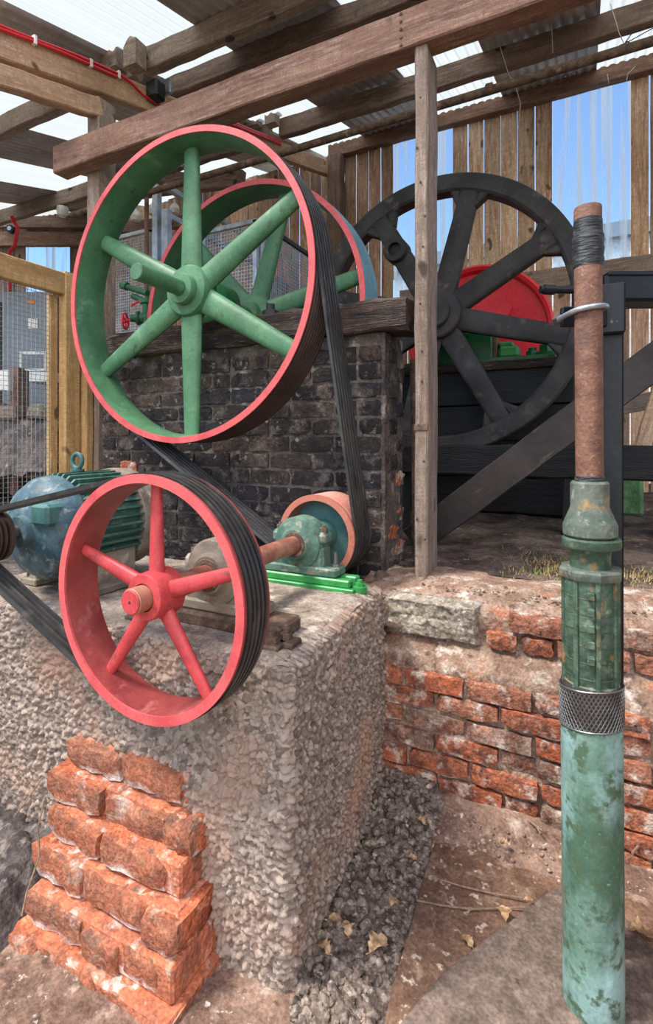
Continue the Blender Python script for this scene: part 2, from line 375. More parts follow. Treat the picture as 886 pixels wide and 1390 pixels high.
def brickmat(name, ramp, patches, rough=.9, bump=.9, front=None):
    m, nt, b, out = newmat(name); N = nt.nodes.new; L = nt.links.new
    tc = N('ShaderNodeTexCoord'); oi = N('ShaderNodeObjectInfo'); cmb = N('ShaderNodeCombineXYZ')
    for i in range(3): L(oi.outputs['Random'], cmb.inputs[i])
    mul = N('ShaderNodeVectorMath'); mul.operation = 'MULTIPLY_ADD'; L(cmb.outputs[0], mul.inputs[0]); mul.inputs[1].default_value = (61, 43, 87); L(tc.outputs['Object'], mul.inputs[2])
    cr = N('ShaderNodeValToRGB'); cr.color_ramp.interpolation = 'CONSTANT'; L(oi.outputs['Random'], cr.inputs[0])
    els = cr.color_ramp.elements
    for i, (p, c) in enumerate(ramp):
        e = els[i] if i < 2 else els.new(p)
        e.position = p; e.color = c
    col = cr.outputs[0]
    for i, (c, sc, lo, hi) in enumerate(patches):
        nz = N('ShaderNodeTexNoise'); nz.inputs['Scale'].default_value = sc; nz.inputs['Detail'].default_value = 6; nz.inputs['Roughness'].default_value = .65
        off = N('ShaderNodeVectorMath'); off.operation = 'ADD'; off.inputs[1].default_value = (i*7.3, i*2.9, i*4.4); L(mul.outputs[0], off.inputs[0]); L(off.outputs[0], nz.inputs['Vector'])
        mr = N('ShaderNodeMapRange'); mr.inputs[1].default_value = lo; mr.inputs[2].default_value = hi; L(nz.outputs[0], mr.inputs[0])
        mx = N('ShaderNodeMix'); mx.data_type = 'RGBA'; L(mr.outputs[0], mx.inputs[0]); L(col, mx.inputs[6]); mx.inputs[7].default_value = c; col = mx.outputs[2]
    L(col, b.inputs['Base Color']); b.inputs['Roughness'].default_value = rough; b.inputs['Specular IOR Level'].default_value = .15
    if front:   # weathered front faces: brown crust above, white salts along the bottom edge
        sx = N('ShaderNodeSeparateXYZ'); L(tc.outputs['Object'], sx.inputs[0])
        def noisy(src, sc, amt):
            nz = N('ShaderNodeTexNoise'); nz.inputs['Scale'].default_value = sc; nz.inputs['Detail'].default_value = 5; L(mul.outputs[0], nz.inputs['Vector'])
            ma = N('ShaderNodeMath'); ma.operation = 'MULTIPLY_ADD'; L(nz.outputs[0], ma.inputs[0]); ma.inputs[1].default_value = amt; L(src, ma.inputs[2]); return ma.outputs[0]
        my = N('ShaderNodeMapRange'); my.inputs[1].default_value = -.052+.03; my.inputs[2].default_value = -.070+.03; L(noisy(sx.outputs[1], 14, .06), my.inputs[0])
        mx = N('ShaderNodeMix'); mx.data_type = 'RGBA'; fa = N('ShaderNodeMath'); fa.operation = 'MULTIPLY'; L(my.outputs[0], fa.inputs[0]); fa.inputs[1].default_value = .58; L(fa.outputs[0], mx.inputs[0]); L(col, mx.inputs[6]); mx.inputs[7].default_value = front[0]; col = mx.outputs[2]
        mz = N('ShaderNodeMapRange'); mz.inputs[1].default_value = .028; mz.inputs[2].default_value = .010; L(noisy(sx.outputs[2], 9, .10), mz.inputs[0])
        mm = N('ShaderNodeMath'); mm.operation = 'MULTIPLY'; L(mz.outputs[0], mm.inputs[0]); L(my.outputs[0], mm.inputs[1])
        mx = N('ShaderNodeMix'); mx.data_type = 'RGBA'; L(mm.outputs[0], mx.inputs[0]); L(col, mx.inputs[6]); mx.inputs[7].default_value = front[1]; col = mx.outputs[2]
    for sc_, am in ((45, .2), (150, .28)):
        nz = N('ShaderNodeTexNoise'); nz.inputs['Scale'].default_value = sc_; nz.inputs['Detail'].default_value = 4; L(mul.outputs[0], nz.inputs['Vector'])
        mr = N('ShaderNodeMapRange'); mr.inputs[1].default_value = .34; mr.inputs[2].default_value = .66; mr.inputs[3].default_value = 1-am; mr.inputs[4].default_value = 1+am*.8; L(nz.outputs[0], mr.inputs[0])
        hs = N('ShaderNodeHueSaturation'); L(mr.outputs[0], hs.inputs['Value']); L(col, hs.inputs['Color']); col = hs.outputs[0]
    L(col, b.inputs['Base Color'])
    nz = N('ShaderNodeTexNoise'); nz.inputs['Scale'].default_value = 70; nz.inputs['Detail'].default_value = 6; L(mul.outputs[0], nz.inputs['Vector'])
    bp = N('ShaderNodeBump'); bp.inputs['Strength'].default_value = bump; bp.inputs['Distance'].default_value = .008; L(nz.outputs[0], bp.inputs['Height']); L(bp.outputs[0], b.inputs['Normal'])
    return m
M['brick'] = brickmat('weathered_red_brick', [(0, sr(172,100,72)), (.25, sr(156,104,82)), (.45, sr(180,108,76)), (.62, sr(146,124,110)), (.74, sr(166,92,64)), (.9, sr(134,110,96))],
    [(sr(112,74,60), 20, .44, .60), (sr(176,124,102), 30, .52, .64), (sr(196,180,166), 14, .54, .66), (sr(84,66,58), 24, .58, .68)])
M['brick_orange'] = brickmat('bright_orange_brick', [(0, sr(200,112,76)), (.3, sr(188,104,72)), (.6, sr(178,112,84)), (.8, sr(160,108,86))],
    [(sr(156,86,62), 18, .44, .60), (sr(214,146,112), 34, .52, .64), (sr(216,200,188), 9, .56, .66), (sr(116,92,78), 11, .55, .64), (sr(96,80,70), 30, .62, .70)], front=(sr(134,96,78), sr(214,204,196)))
M['brick_soot'] = brickmat('soot_black_brick', [(0, sr(60,55,53)), (.3, sr(48,45,46)), (.5, sr(74,65,60)), (.7, sr(55,52,55)), (.9, sr(86,72,64))],
    [(sr(42,39,40), 12, .46, .64), (sr(118,108,102), 9, .54, .70), (sr(146,136,128), 24, .60, .68), (sr(186,104,72), 7, .70, .73)])
M['soot_mortar'] = surf('sooty_mortar', [sr(108,98,92), (sr(66,61,59), 7, .42, .6), (sr(164,152,142), 12, .56, .68), (sr(150,88,62), 6, .7, .74)], rough=.95, bump=.8, bscale=60, offset=False, spec=.1)

def concrete_lumps():
    m, nt, b, out = newmat('no_fines_lumpy_concrete'); N = nt.nodes.new; L = nt.links.new
    tc = N('ShaderNodeTexCoord')
    vo = N('ShaderNodeTexVoronoi'); vo.inputs['Scale'].default_value = 75; L(tc.outputs['Object'], vo.inputs['Vector'])
    hs = N('ShaderNodeValToRGB'); hs.color_ramp.elements[0].color = sr(112,99,90); hs.color_ramp.elements[1].color = sr(170,154,141)
    sp = N('ShaderNodeSeparateColor'); L(vo.outputs['Color'], sp.inputs[0]); L(sp.outputs[0], hs.inputs[0])
    nz = N('ShaderNodeTexNoise'); nz.inputs['Scale'].default_value = 3.2; nz.inputs['Detail'].default_value = 5; L(tc.outputs['Object'], nz.inputs['Vector'])
    mr = N('ShaderNodeMapRange'); mr.inputs[1].default_value = .52; mr.inputs[2].default_value = .70; L(nz.outputs[0], mr.inputs[0])
    mx = N('ShaderNodeMix'); mx.data_type = 'RGBA'; L(mr.outputs[0], mx.inputs[0]); L(hs.outputs[0], mx.inputs[6]); mx.inputs[7].default_value = sr(162,132,114)
    L(mx.outputs[2], b.inputs['Base Color']); b.inputs['Roughness'].default_value = .95; b.inputs['Specular IOR Level'].default_value = .1
    n2 = N('ShaderNodeTexNoise'); n2.inputs['Scale'].default_value = 160; n2.inputs['Detail'].default_value = 4; L(tc.outputs['Object'], n2.inputs['Vector'])
    bp = N('ShaderNodeBump'); bp.inputs['Strength'].default_value = .6; bp.inputs['Distance'].default_value = .004; L(n2.outputs[0], bp.inputs['Height']); L(bp.outputs[0], b.inputs['Normal'])
    return m
M['lumps'] = concrete_lumps()

def sheetmat(name, tint, transp, trans_col, streak):
    """translucent plastic sheet: lets light through, part clear, part milky"""
    m, nt, b, out = newmat(name); nt.nodes.remove(b); N = nt.nodes.new; L = nt.links.new
    tr = N('ShaderNodeBsdfTransparent'); tr.inputs[0].default_value = tint
    tl = N('ShaderNodeBsdfTranslucent'); tl.inputs[0].default_value = trans_col
    df = N('ShaderNodeBsdfDiffuse'); df.inputs[0].default_value = trans_col
    m1 = N('ShaderNodeMixShader'); m1.inputs[0].default_value = .18; L(tl.outputs[0], m1.inputs[1]); L(df.outputs[0], m1.inputs[2])
    m2 = N('ShaderNodeMixShader'); L(m1.outputs[0], m2.inputs[1]); L(tr.outputs[0], m2.inputs[2])
    tc = N('ShaderNodeTexCoord'); mp = N('ShaderNodeMapping'); mp.inputs['Scale'].default_value = streak; L(tc.outputs['Object'], mp.inputs[0])
    nz = N('ShaderNodeTexNoise'); nz.inputs['Scale'].default_value = 1.0; nz.inputs['Detail'].default_value = 1; L(mp.outputs[0], nz.inputs['Vector'])
    mr = N('ShaderNodeMapRange'); mr.inputs[1].default_value = .47; mr.inputs[2].default_value = .60; mr.inputs[3].default_value = transp; mr.inputs[4].default_value = transp*.15
    L(nz.outputs[0], mr.inputs[0]); L(mr.outputs[0], m2.inputs[0]); L(m2.outputs[0], out.inputs[0])
    return m
M['roofplastic'] = sheetmat('milky_roof_plastic', (.8,.84,.8,1), .10, (.43,.45,.42,1), (6,.6,1))
M['wallplastic'] = sheetmat('clear_plastic_sky_tinted', (.62,.82,1.0,1), .80, (.86,.94,1.0,1), (17,1,.45))  # sky blue put into the clear sheet's tint; pale streaks imitate glare

# ------------------------------------------------------------------ key planes (metres)
BLK_Y0, BLK_Y1, BLK_Z = 1.037, 1.744, 0.76     # concrete block
AX_X, AX_Z = -0.94, 0.908                      # lower shaft
GX, GZ, GY = -1.651, 1.984, 1.787              # big green wheel, front plane GY
TER = 0.75                                     # upper ground
WALL_Y = 1.76; BACK_Y = 5.36; ROW = 0.069
def roof_z(y): return 3.18 + 0.277*y

# ================================================================== SETTING
# pit floor
xs = np.linspace(-3.2, 1.6, 170); ys = np.linspace(-0.6, 1.80, 110); XX, YY = np.meshgrid(xs, ys, indexing='ij')
ZZ = fbm(XX*3, YY*3, 4)*.018 + fbm(XX*14, YY*14, 3, 5)*.008
t = np.clip((YY-1.52)/.25, 0, 1); ZZ = ZZ + t*t*(3-2*t)*np.where(XX < .0, .085, .05)*(XX > -.75)
side = np.clip((.22-np.abs(XX+.55))/.2, 0, 1)*np.clip((YY-1.0)/.3, 0, 1); ZZ = ZZ + side*.015
fl = MB().grid(np.stack([XX, YY, ZZ-.012], -1)).build('floor', M['earth'], ang=180)
tag(fl, 'reddish brown earth floor of the pit in front of the brick wall', 'floor', kind='structure')
yard = MB(); yard.box((-14, -12, -.30), (12, 1.7, -.10)); yo = yard.build('floor_yard', M['grass'])
tag(yo, 'bare yard ground around the pit', 'floor', kind='structure')

# upper ground: terrace behind the retaining wall, and on the left
def terrace(x0, x1, prof, nx, name, mat, label, k=0, amp=.012):
    pts = []
    P = [Vector((0, p[0], p[1])) for p in prof]
    path = []
    for a, b in zip(P[:-1], P[1:]):
        n = max(2, int((b-a).length/.03)) if (b-a).length < 2.0 else 40
        for i in range(n): path.append(a.lerp(b, i/n))
    path.append(P[-1])
    arc = [0.0]
    for a, b in zip(path[:-1], path[1:]): arc.append(arc[-1]+(b-a).length)
    xs = np.linspace(x0, x1, nx); yy = np.array([p.y for p in path]); zz = np.array([p.z for p in path]); aa = np.array(arc)
    X, A = np.meshgrid(xs, aa, indexing='ij'); Yg = np.tile(yy, (nx, 1)); Zg = np.tile(zz, (nx, 1))
    n1 = fbm(X*4, A*4, 4, k)*amp*1.6 + fbm(X*16, A*16, 3, k+5)*amp*.8
    ty = np.gradient(yy); tz = np.gradient(zz); l = np.hypot(ty, tz)+1e-9
    Yg = Yg - n1*(tz/l)[None, :]*(A > .03); Zg = Zg + n1*(ty/l)[None, :]*(A > .03)
    o = MB().grid(np.stack([X, Yg, Zg], -1)).build(name, mat, ang=180)
    return tag(o, label, None, kind='structure')
wall_r = terrace(-.80, 1.5, [(1.785,-.06),(1.785,.49),(1.80,.515),(1.858,.552),(1.870,.565),(1.872,.685),(1.90,.712),(2.02,.742),(2.15,.75)], 90, 'wall_right', M['mortar'], 'mud covered retaining wall of red bricks beside the concrete block', 3, .010)
wall_r['category'] = 'wall'
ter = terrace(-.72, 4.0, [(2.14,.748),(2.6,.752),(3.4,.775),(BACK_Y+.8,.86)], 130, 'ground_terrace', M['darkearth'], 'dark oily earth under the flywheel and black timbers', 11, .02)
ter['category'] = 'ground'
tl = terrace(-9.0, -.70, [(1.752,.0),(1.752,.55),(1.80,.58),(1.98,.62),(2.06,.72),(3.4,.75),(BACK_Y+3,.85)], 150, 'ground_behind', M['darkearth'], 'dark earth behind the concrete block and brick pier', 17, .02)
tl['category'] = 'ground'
tw = MB(); tw.box((-9, -.6, -.05), (-1.98, 1.76, .72)); two = tw.build('ground_side', M['greyearth']); tag(two, 'grey ground beside the timber gate', 'ground', kind='structure')
fg = MB(); fg.box((-30, BACK_Y+.6, .2), (30, 60, .66)); fgo = fg.build('ground_outside', M['grass']); tag(fgo, 'open ground outside the shed', 'ground', kind='structure')

# ------------------------------------------------------------------ roof: corrugated sheets laid up the slope
ceil = thing('ceiling', (-1.5, 3.4, roof_z(3.4)), 'corrugated roof of alternating grey metal and white plastic sheets', None, kind='structure')
def corr_sheet(x0, x1, y0, y1, lift, mat, name):
    n = int(round((x1-x0)/.076*8)); xs = np.linspace(x0, x1, n+1); ys = np.linspace(y0, y1, 5)
    X, Y = np.meshgrid(xs, ys, indexing='ij')
    Z = roof_z(Y) + .012 + lift + .010*np.cos(2*np.pi*X/.076)
    return MB().grid(np.stack([X, Y, Z], -1)).build(name, mat, ceil, ang=180)
ROOF_Y0, ROOF_Y1 = 1.62, BACK_Y+.25
PER = 1.462; T0 = -2.82
for k in range(-3, 4):
    a = T0 + k*PER; bx = a + .65
    y0 = ROOF_Y0
    corr_sheet(a-.02, bx+.02, y0+random.uniform(-.03,.03), ROOF_Y1, .004, M['roofplastic'], 'plastic_sheet')
    mid = (bx + a + PER)/2
    corr_sheet(bx, mid+.03, y0+random.uniform(-.03,.03), ROOF_Y1, 0, M['corr'], 'metal_sheet')
    corr_sheet(mid, a+PER, y0+random.uniform(-.03,.03), ROOF_Y1, .003, M['corr'], 'metal_sheet')

# purlins, rafters, tie beam
def tb(name, p0, p1, w, h, mat, label, cat='beam', group=None, **kw):
    o = beam(name, p0, p1, w, h, mat, **kw); tag(o, label, cat, group); return o
RX = -2.60
def purlin(y, x0, x1, mat, label, seed, h=.15, w=.075):
    z = roof_z(y) - h/2 - .004
    return tb('roof_purlin', (x0, y, z), (x1, y, z), w, h, mat, label, seed=seed, jit=.004)
purlin(2.54, -2.60, 3.2, M['oldwood'], 'thick weathered roof purlin running up to the top edge, nearest the camera', 1, .155)
purlin(2.54, -7.2, -2.68, M['oldwood'], 'weathered purlin at upper left beyond the rafter with red conduit', 2, .155)
purlin(2.94, -3.05, 3.2, M['darkwood'], 'dark purlin glimpsed just above the long tie beam', 3, .14)
purlin(4.20, -2.58, 3.2, M['darkwood'], 'brown purlin crossing behind the upright post under the roof sheets', 4, .17)
purlin(4.20, -7.2, -2.70, M['oldwood'], 'brown purlin over the white lamp at far left', 5, .17)
tb('wall_plate', (-2.6, BACK_Y-.06, 4.585), (3.2, BACK_Y-.06, 4.585), .09, .145, M['redwood'], 'reddish wall plate along the top of the board wall', seed=6)
tie = tb('tie_beam', (-2.777, 2.035, 2.935), (1.4, 2.035, 2.935), .10, .158, M['redwood'], 'long reddish brown tie beam crossing above the green wheel', seed=7, jit=.003)
for i in range(5):
    p = Vector((-.655, 1.984, 2.872+i*.031)); mb = MB(); mb.cyl(p, p+Vector((0,-.004,0)), .006, n=8)
    attach(mb.build('nail', M['rustbolt'], None), tie)
raf = tb('rafter', (RX, 1.30, 3.175), (RX, 5.25, 4.375), .07, .15, M['tanwood'], 'tan sloping rafter carrying the red conduit', seed=8)
tb('lower_rafter', (RX+.035, 1.30, 2.995), (RX+.035, 2.12, 3.245), .07, .105, M['tanwood'], 'tan rafter doubled under the conduit rafter at upper left', seed=9)
tb('shed_post', (-2.58, 2.16, .70), (-2.58, 2.16, 3.30), .10, .13, M['oldwood'], 'weathered shed post behind the left end of the tie beam', 'post', seed=10, up=(0,1,0))
tb('shed_post', (-2.50, BACK_Y-.1, .80), (-2.50, BACK_Y-.1, 4.50), .16, .14, M['darkwood'], 'grey brown corner post where the rafter meets the board wall', 'post', seed=11, up=(0,1,0))
# the slender upright post
po = beam('upright_post', (-.578, 2.08, .735), (-.578, 2.08, 2.857), .052, .16, M['oldwood'], seed=12, up=(0,1,0), jit=.002)
mb = MB(); mb.box((-.606, 1.9965, 1.325), (-.550, 2.004, 1.352), .001); attach(mb.build('strap', M['rustbolt'], None), po)
rn = random.Random(2)
for i in range(12):
    xx, zz = -.578+rn.uniform(-.018,.018), .85+i*.165+rn.uniform(-.05,.05); mb = MB(); mb.cyl((xx, 2.000, zz), (xx, 1.9965, zz), .0042, n=7); attach(mb.build('nail', M['blackiron'], None), po)
tag(po, 'pale weathered upright post standing on the mud in front of the flywheel', 'post')
# purlin cleats beside the rafter
def cleat(pts, d, label):
    mb = MB(); mb.prism([(0,0),(pts[0],0),(pts[0],pts[1]),(pts[0]*.45,pts[1]*1.18),(0,pts[1]*.8)], d, (1,0,0), (0,0,1), .09)
    # prism extrudes along -Y
    o = mb.build('purlin_cleat', M['oldwood'], smooth=False); tag(o, label, 'block', 'timber cleats on the rafter')
cleat((.14,.14), onY(152,108,2.50), 'wedge of timber nailed beside the nearest purlin end')
cleat((.11,.16), onY(182,104,2.47), 'squared timber block under the nearest purlin end')
cleat((.15,.13), onY(338,180,4.15), 'wedge of timber beside the far purlin on the rafter')
cleat((.11,.15), onY(366,176,4.12), 'timber block at the far purlin end')
# scaffold tube
sp = MB(); sp.tube([(-3.95,3.0,3.237),(-2,3.0,3.24),(1.2,3.0,3.27)], .024, 14); so = sp.build('scaffold_tube', M['rustbolt'])
mb = MB(); p = onY(664,120,3.0); mb.lathe([(.026,-.02),(.031,-.016),(.031,.016),(.026,.02)], (p.x,3.0,3.262), 'X', 16); mb.build('tube_coupler', M['rustbolt'], so)
tag(so, 'long thin scaffold tube hung below the roof sheets', 'pipe')

# ------------------------------------------------------------------ back wall of upright boards and clear sheets
wall_b = thing('wall_back', (-1.0, BACK_Y, .85), 'shed wall of weathered upright boards with clear sky-tinted sheets between', None, kind='structure')
def xat(u, Y=BACK_Y): return onY(u, 400, Y).x
TOPZ = 4.60
zones = [(-7.0, xat(534), 'b'), (xat(534), xat(614), 'c'), (xat(614), xat(750), 'p'), (xat(750), xat(855), 'c'), (xat(855), 2.6, 'b')]
rng = random.Random(3)
for (x0, x1, kd) in zones:
    if kd in 'bp':
        n = max(1, int(round((x1-x0)/.147))); w = (x1-x0)/n
        for i in range(n):
            xc = x0 + (i+.5)*w; yy = BACK_Y + rng.uniform(-.004, .006)
            b = beam('board', (xc, yy, .80), (xc, yy, TOPZ+rng.uniform(-.02,.0)), w-rng.uniform(.006,.016), .022, M['paleboard' if kd == 'p' else 'board'], wall_b, seed=100+i+int(x0*10), up=(0,1,0), jit=.0015, ch=.002, segs=8)
    else:
        zl = 2.80
        n = int((x1-x0)/.076*8); xx = np.linspace(x0, x1, n+1); zz = np.linspace(zl, TOPZ, 4); X, Z = np.meshgrid(xx, zz, indexing='ij')
        MB().grid(np.stack([X, BACK_Y+.02+.009*np.cos(2*np.pi*X/.076), Z], -1)).build('clear_sheet', M['wallplastic'], wall_b, ang=180)
        n2 = max(1, int(round((x1-x0)/.147))); w = (x1-x0)/n2
        for i in range(n2):
            xc = x0+(i+.5)*w
            beam('board', (xc, BACK_Y, .80), (xc, BACK_Y, 2.82), w-.012, .022, M['board'], wall_b, seed=300+i+int(x0*10), up=(0,1,0), jit=.0015, ch=.002, segs=8)
rl0 = onY(690, 385, 5.27); rl1 = onY(886, 362, 5.27)
tb('wall_rail', (-1.75, 5.29, 2.80), (2.4, 5.29, 2.84), .07, .185, M['oldwood'], 'brown horizontal rail along the board wall behind the pump pipe', seed=14)
# outside building seen through the sheets
bd = thing('outside_building', (0, 9.5, .66), 'pale building seen through the clear wall sheets', 'building')
mb = MB(); mb.box((-3.2, 9.4, .60), (3.6, 12.5, 4.55)); mb.build('building_wall', M['paleWall'], bd)
mb = MB(); mb.prism([(-3.4,4.52),(3.8,4.52),(3.8,4.75),(-3.4,4.75)], (0,12.6,0), (1,0,0), (0,0,1), 3.3); mb.build('building_roof', M['containergrey'], bd)

# left bay: far dark wall facing the yard gate, with a clear pane
def camframe(u, v, D):
    return atD(u, v, D)
wl_e1 = Vector((CY, SY, 0)); wl_n = Vector((-SY, CY, 0))
wall_l = thing('wall_left', camframe(40, 660, 7.4), 'dark timber wall of the left bay with a clear pane', None, kind='structure')
Dl = 7.4
for i in range(20):
    u0 = -160 + i*15
    p = camframe(u0+7.5, 600, Dl); zb, zt = .8, 4.9
    segs = [(zb, zt)]
    if 30 <= u0+7.5 <= 96: segs = [(zb, 3.00), (4.08, zt)]
    for (za, zc) in segs:
        beam('board', (p.x, p.y, za), (p.x, p.y, zc), .150, .022, M['darkwood'], wall_l, seed=500+i, up=wl_n, jit=.001, ch=.002, segs=3)
n = 70; P = []
for i in range(n+1):
    u = 28 + 72*i/n; p = camframe(u, 600, Dl+.03) + wl_n*(.008*math.cos(i*2*math.pi/8)); P.append([(p.x, p.y, 2.98), (p.x, p.y, 4.1)])
MB().grid(P).build('clear_sheet', M['wallplastic'], wall_l, ang=180)
a = camframe(-170, 302, Dl-.1); b_ = camframe(128, 302, Dl-.1)
beam('wall_rail', a, b_, .06, .16, M['darkwood'], wall_l, seed=15)
a = camframe(-170, 325, Dl-.08); b_ = camframe(128, 325, Dl-.08)
beam('wall_rail', a, b_, .06, .2, M['redwood'], wall_l, seed=16)

# board wall added out of view right of the pump to shade the block
wall_s = thing('wall_added_shade', (1.30, 1.0, 0), 'added dark board wall out of view, shading the block from the right', None, kind='structure')
for i in range(15):
    yy = -.30 + i*.148; beam('board', (1.30, yy, -.05), (1.30, yy, 2.9), .140, .022, M['darkwood'], wall_s, seed=700+i, up=(1,0,0), jit=.001, ch=.002, segs=3)

# ================================================================== CONCRETE BLOCK
blk = thing('concrete_block', (-1.3, 1.4, 0), 'big rough concrete engine block carrying the motor and red wheel', 'concrete block')
C0 = Vector((-1.98, BLK_Y0)); C1 = Vector((-.612, BLK_Y0)); C2 = Vector((-.655, BLK_Y1+.03))
d01 = (C1-C0); d12 = (C2-C1); rr = .022
step = .0036
s1 = np.arange(0, d01.length-rr, step); pts = [(C0.x+t, C0.y, 0.0, -1.0) for t in s1]
na1 = np.array([0,-1.0]); e12 = np.array([d12.x, d12.y])/d12.length; na2 = np.array([e12[1], -e12[0]])
cc = np.array([C1.x, C1.y]) - na1*rr - na2*rr
for i in range(1, 8):
    f = i/8; nn = na1*(1-f)+na2*f; nn = nn/np.linalg.norm(nn); q = cc + nn*rr; pts.append((q[0], q[1], nn[0], nn[1]))
for t in np.arange(rr, d12.length, step): q = np.array([C1.x,C1.y])+e12*t; pts.append((q[0], q[1], na2[0], na2[1]))
PT = np.array(pts); arc = np.concatenate([[0], np.cumsum(np.hypot(np.diff(PT[:,0]), np.diff(PT[:,1])))])
zr = np.arange(-.10, BLK_Z-.012, step)
S, Zg = np.meshgrid(arc, zr, indexing='ij')
front = (np.arange(len(arc)) < len(s1))[:, None]
crn = np.clip((arc-(d01.length-.05))/.12, 0, 1)[:, None]
wx = S + fbm(S*40, Zg*40, 2, 31)*.006; wz = Zg + fbm(S*40, Zg*40, 2, 37)*.006
dsp = np.maximum(pebbles(wx, wz, .0175, 1, .56)*.021, pebbles(wx+3, wz, .0115, 4, .56)*.014) - .006*np.clip(fbm(S*14, Zg*14, 3, 41)*1.8, 0, 1)
dsp = dsp*(1-.12*crn) + fbm(S*5, Zg*5, 3, 2)*.010 + fbm(S*22, Zg*9, 3, 8)*.006*crn
dsp = dsp - .030*np.exp(-((Zg-.44)/.02)**2)*np.clip(vnoise(S*4, Zg*0, 3)-.4, 0, 1)*(1-crn)
rim = np.clip((Zg-(BLK_Z-.05))/.04, 0, 1); dsp = dsp - rim*rim*.012*(.4+vnoise(S*18, Zg*0, 12))
Pg = np.stack([PT[:,0][:,None]+PT[:,2][:,None]*dsp, PT[:,1][:,None]+PT[:,3][:,None]*dsp, Zg], -1)
top1 = np.stack([PT[:,0]-PT[:,2]*.03, PT[:,1]-PT[:,3]*.03, np.full(len(arc), BLK_Z-.004)], -1)
Pg = np.concatenate([Pg, top1[:,None,:]], 1)
body = MB().grid(Pg).build('block_face', M['lumps'], blk, ang=180)
xs = np.linspace(0, 1, 150); ys = np.linspace(0, 1, 80); A, B = np.meshgrid(xs, ys, indexing='ij')
xr = (C1.x-.008)*(1-B)+(C2.x-.006)*B; X = C0.x*(1-A)+xr*A; Y = (BLK_Y0+.006)+(BLK_Y1-BLK_Y0)*B
edge = np.minimum(np.minimum(1-A, B)*1.2, .06)/.06; edge = np.clip(edge, 0, 1)
Z = BLK_Z + fbm(X*6, Y*6, 4, 3)*.006 + fbm(X*30, Y*30, 3, 7)*.0025 - (1-edge)**2*.018*(.3+vnoise(X*25, Y*25, 6))
MB().grid(np.stack([X, Y, Z], -1)).build('block_top', M['blocktop'], blk, ang=180)
mb = MB(); mb.box((C0.x+.01, BLK_Y1-.02, -.05), (C2.x-.02, BLK_Y1+.005, BLK_Z-.01)); mb.box((C0.x+.0, BLK_Y0+.02, -.05), (C0.x+.02, BLK_Y1, BLK_Z-.01)); mb.build('block_back', M['blocktop'], blk)

# ------------------------------------------------------------------ brick meshes (shared variants)
def brick_mesh(name, lx, ly, lz, mat, seed, rough=.0035, er=1.0):
    nx, ny, nz = 6, 3, 3; rg = np.random.RandomState(seed)
    idx = {}; vs = []; fs = []
    def V(i, j, k):
        if (i,j,k) not in idx:
            p = np.array([i/nx-.5, j/ny-.5, k/nz-.5])*np.array([lx, ly, lz])
            ext = (i in (0,nx))+(j in (0,ny))+(k in (0,nz))
            if ext >= 2: p *= (1 - er*np.array([.012, .035, .05])*(1 if ext == 2 else 1.8)*rg.uniform(.4, 1.5))
            p += rg.uniform(-rough, rough, 3)
            if ext == 3 and rg.rand() < .3: p *= rg.uniform(.84, .96)
            idx[(i,j,k)] = len(vs); vs.append(tuple(p))
        return idx[(i,j,k)]
    for i in range(nx):
        for j in range(ny):
            fs.append((V(i,j,0),V(i,j+1,0),V(i+1,j+1,0),V(i+1,j,0))); fs.append((V(i,j,nz),V(i+1,j,nz),V(i+1,j+1,nz),V(i,j+1,nz)))
    for i in range(nx):
        for k in range(nz):
            fs.append((V(i,0,k),V(i+1,0,k),V(i+1,0,k+1),V(i,0,k+1))); fs.append((V(i,ny,k),V(i,ny,k+1),V(i+1,ny,k+1),V(i+1,ny,k)))
    for j in range(ny):
        for k in range(nz):
            fs.append((V(0,j,k),V(0,j,k+1),V(0,j+1,k+1),V(0,j+1,k))); fs.append((V(nx,j,k),V(nx,j+1,k),V(nx,j+1,k+1),V(nx,j,k+1)))
    me = bpy.data.meshes.new(name); me.from_pydata(vs, [], fs); me.update()
    me.polygons.foreach_set('use_smooth', [True]*len(me.polygons))
    try: me.set_sharp_from_angle(angle=R(50 if er < 1.5 else 65))
    except Exception: pass
    me.materials.append(mat); return me
def put_brick(me, loc, parent, rot=(0,0,0)):
    o = bpy.data.objects.new('brick', me); COL.objects.link(o); o.parent = parent
    o.matrix_basis = PM[parent.name].inverted() @ (Matrix.Translation(Vector(loc)) @ Matrix.Rotation(rot[2], 4, 'Z') @ Matrix.Rotation(rot[0], 4, 'X') @ Matrix.Rotation(rot[1], 4, 'Y'))
    return o
rb = random.Random(11)
# retaining wall bricks
BL = [brick_mesh('wall_brick', .205, .10, ROW-.011, M['brick'], i) for i in range(6)] ; BS = [brick_mesh('wall_brick_half', .098, .10, ROW-.011, M['brick'], 20+i) for i in range(4)]
for c in range(7):
    z = .028 + c*ROW; x = -.68 + (.0 if c % 2 else -.105) + rb.uniform(-.02,.02)
    while x < .75:
        half = rb.random() < .22; L_ = .098 if half else .205
        if x + L_ > -.60:
            put_brick(rb.choice(BS if half else BL), (x+L_/2, WALL_Y+.05+rb.uniform(-.006,.008)+.002*c, z+rb.uniform(-.003,.003)), wall_r, (rb.uniform(-.05,.05), rb.uniform(-.02,.02), rb.uniform(-.02,.02)))
        x += L_+.011
for c in range(2):
    z = .597 + c*ROW; x = -.30 + c*.07
    while x < .8:
        half = rb.random() < .3; L_ = .098 if half else .205
        put_brick(rb.choice(BS if half else BL), (x+L_/2, 1.845+.052+rb.uniform(-.008,.006), z), wall_r, (rb.uniform(-.06,.06), rb.uniform(-.04,.04), rb.uniform(-.04,.04)))
        x += L_+.013
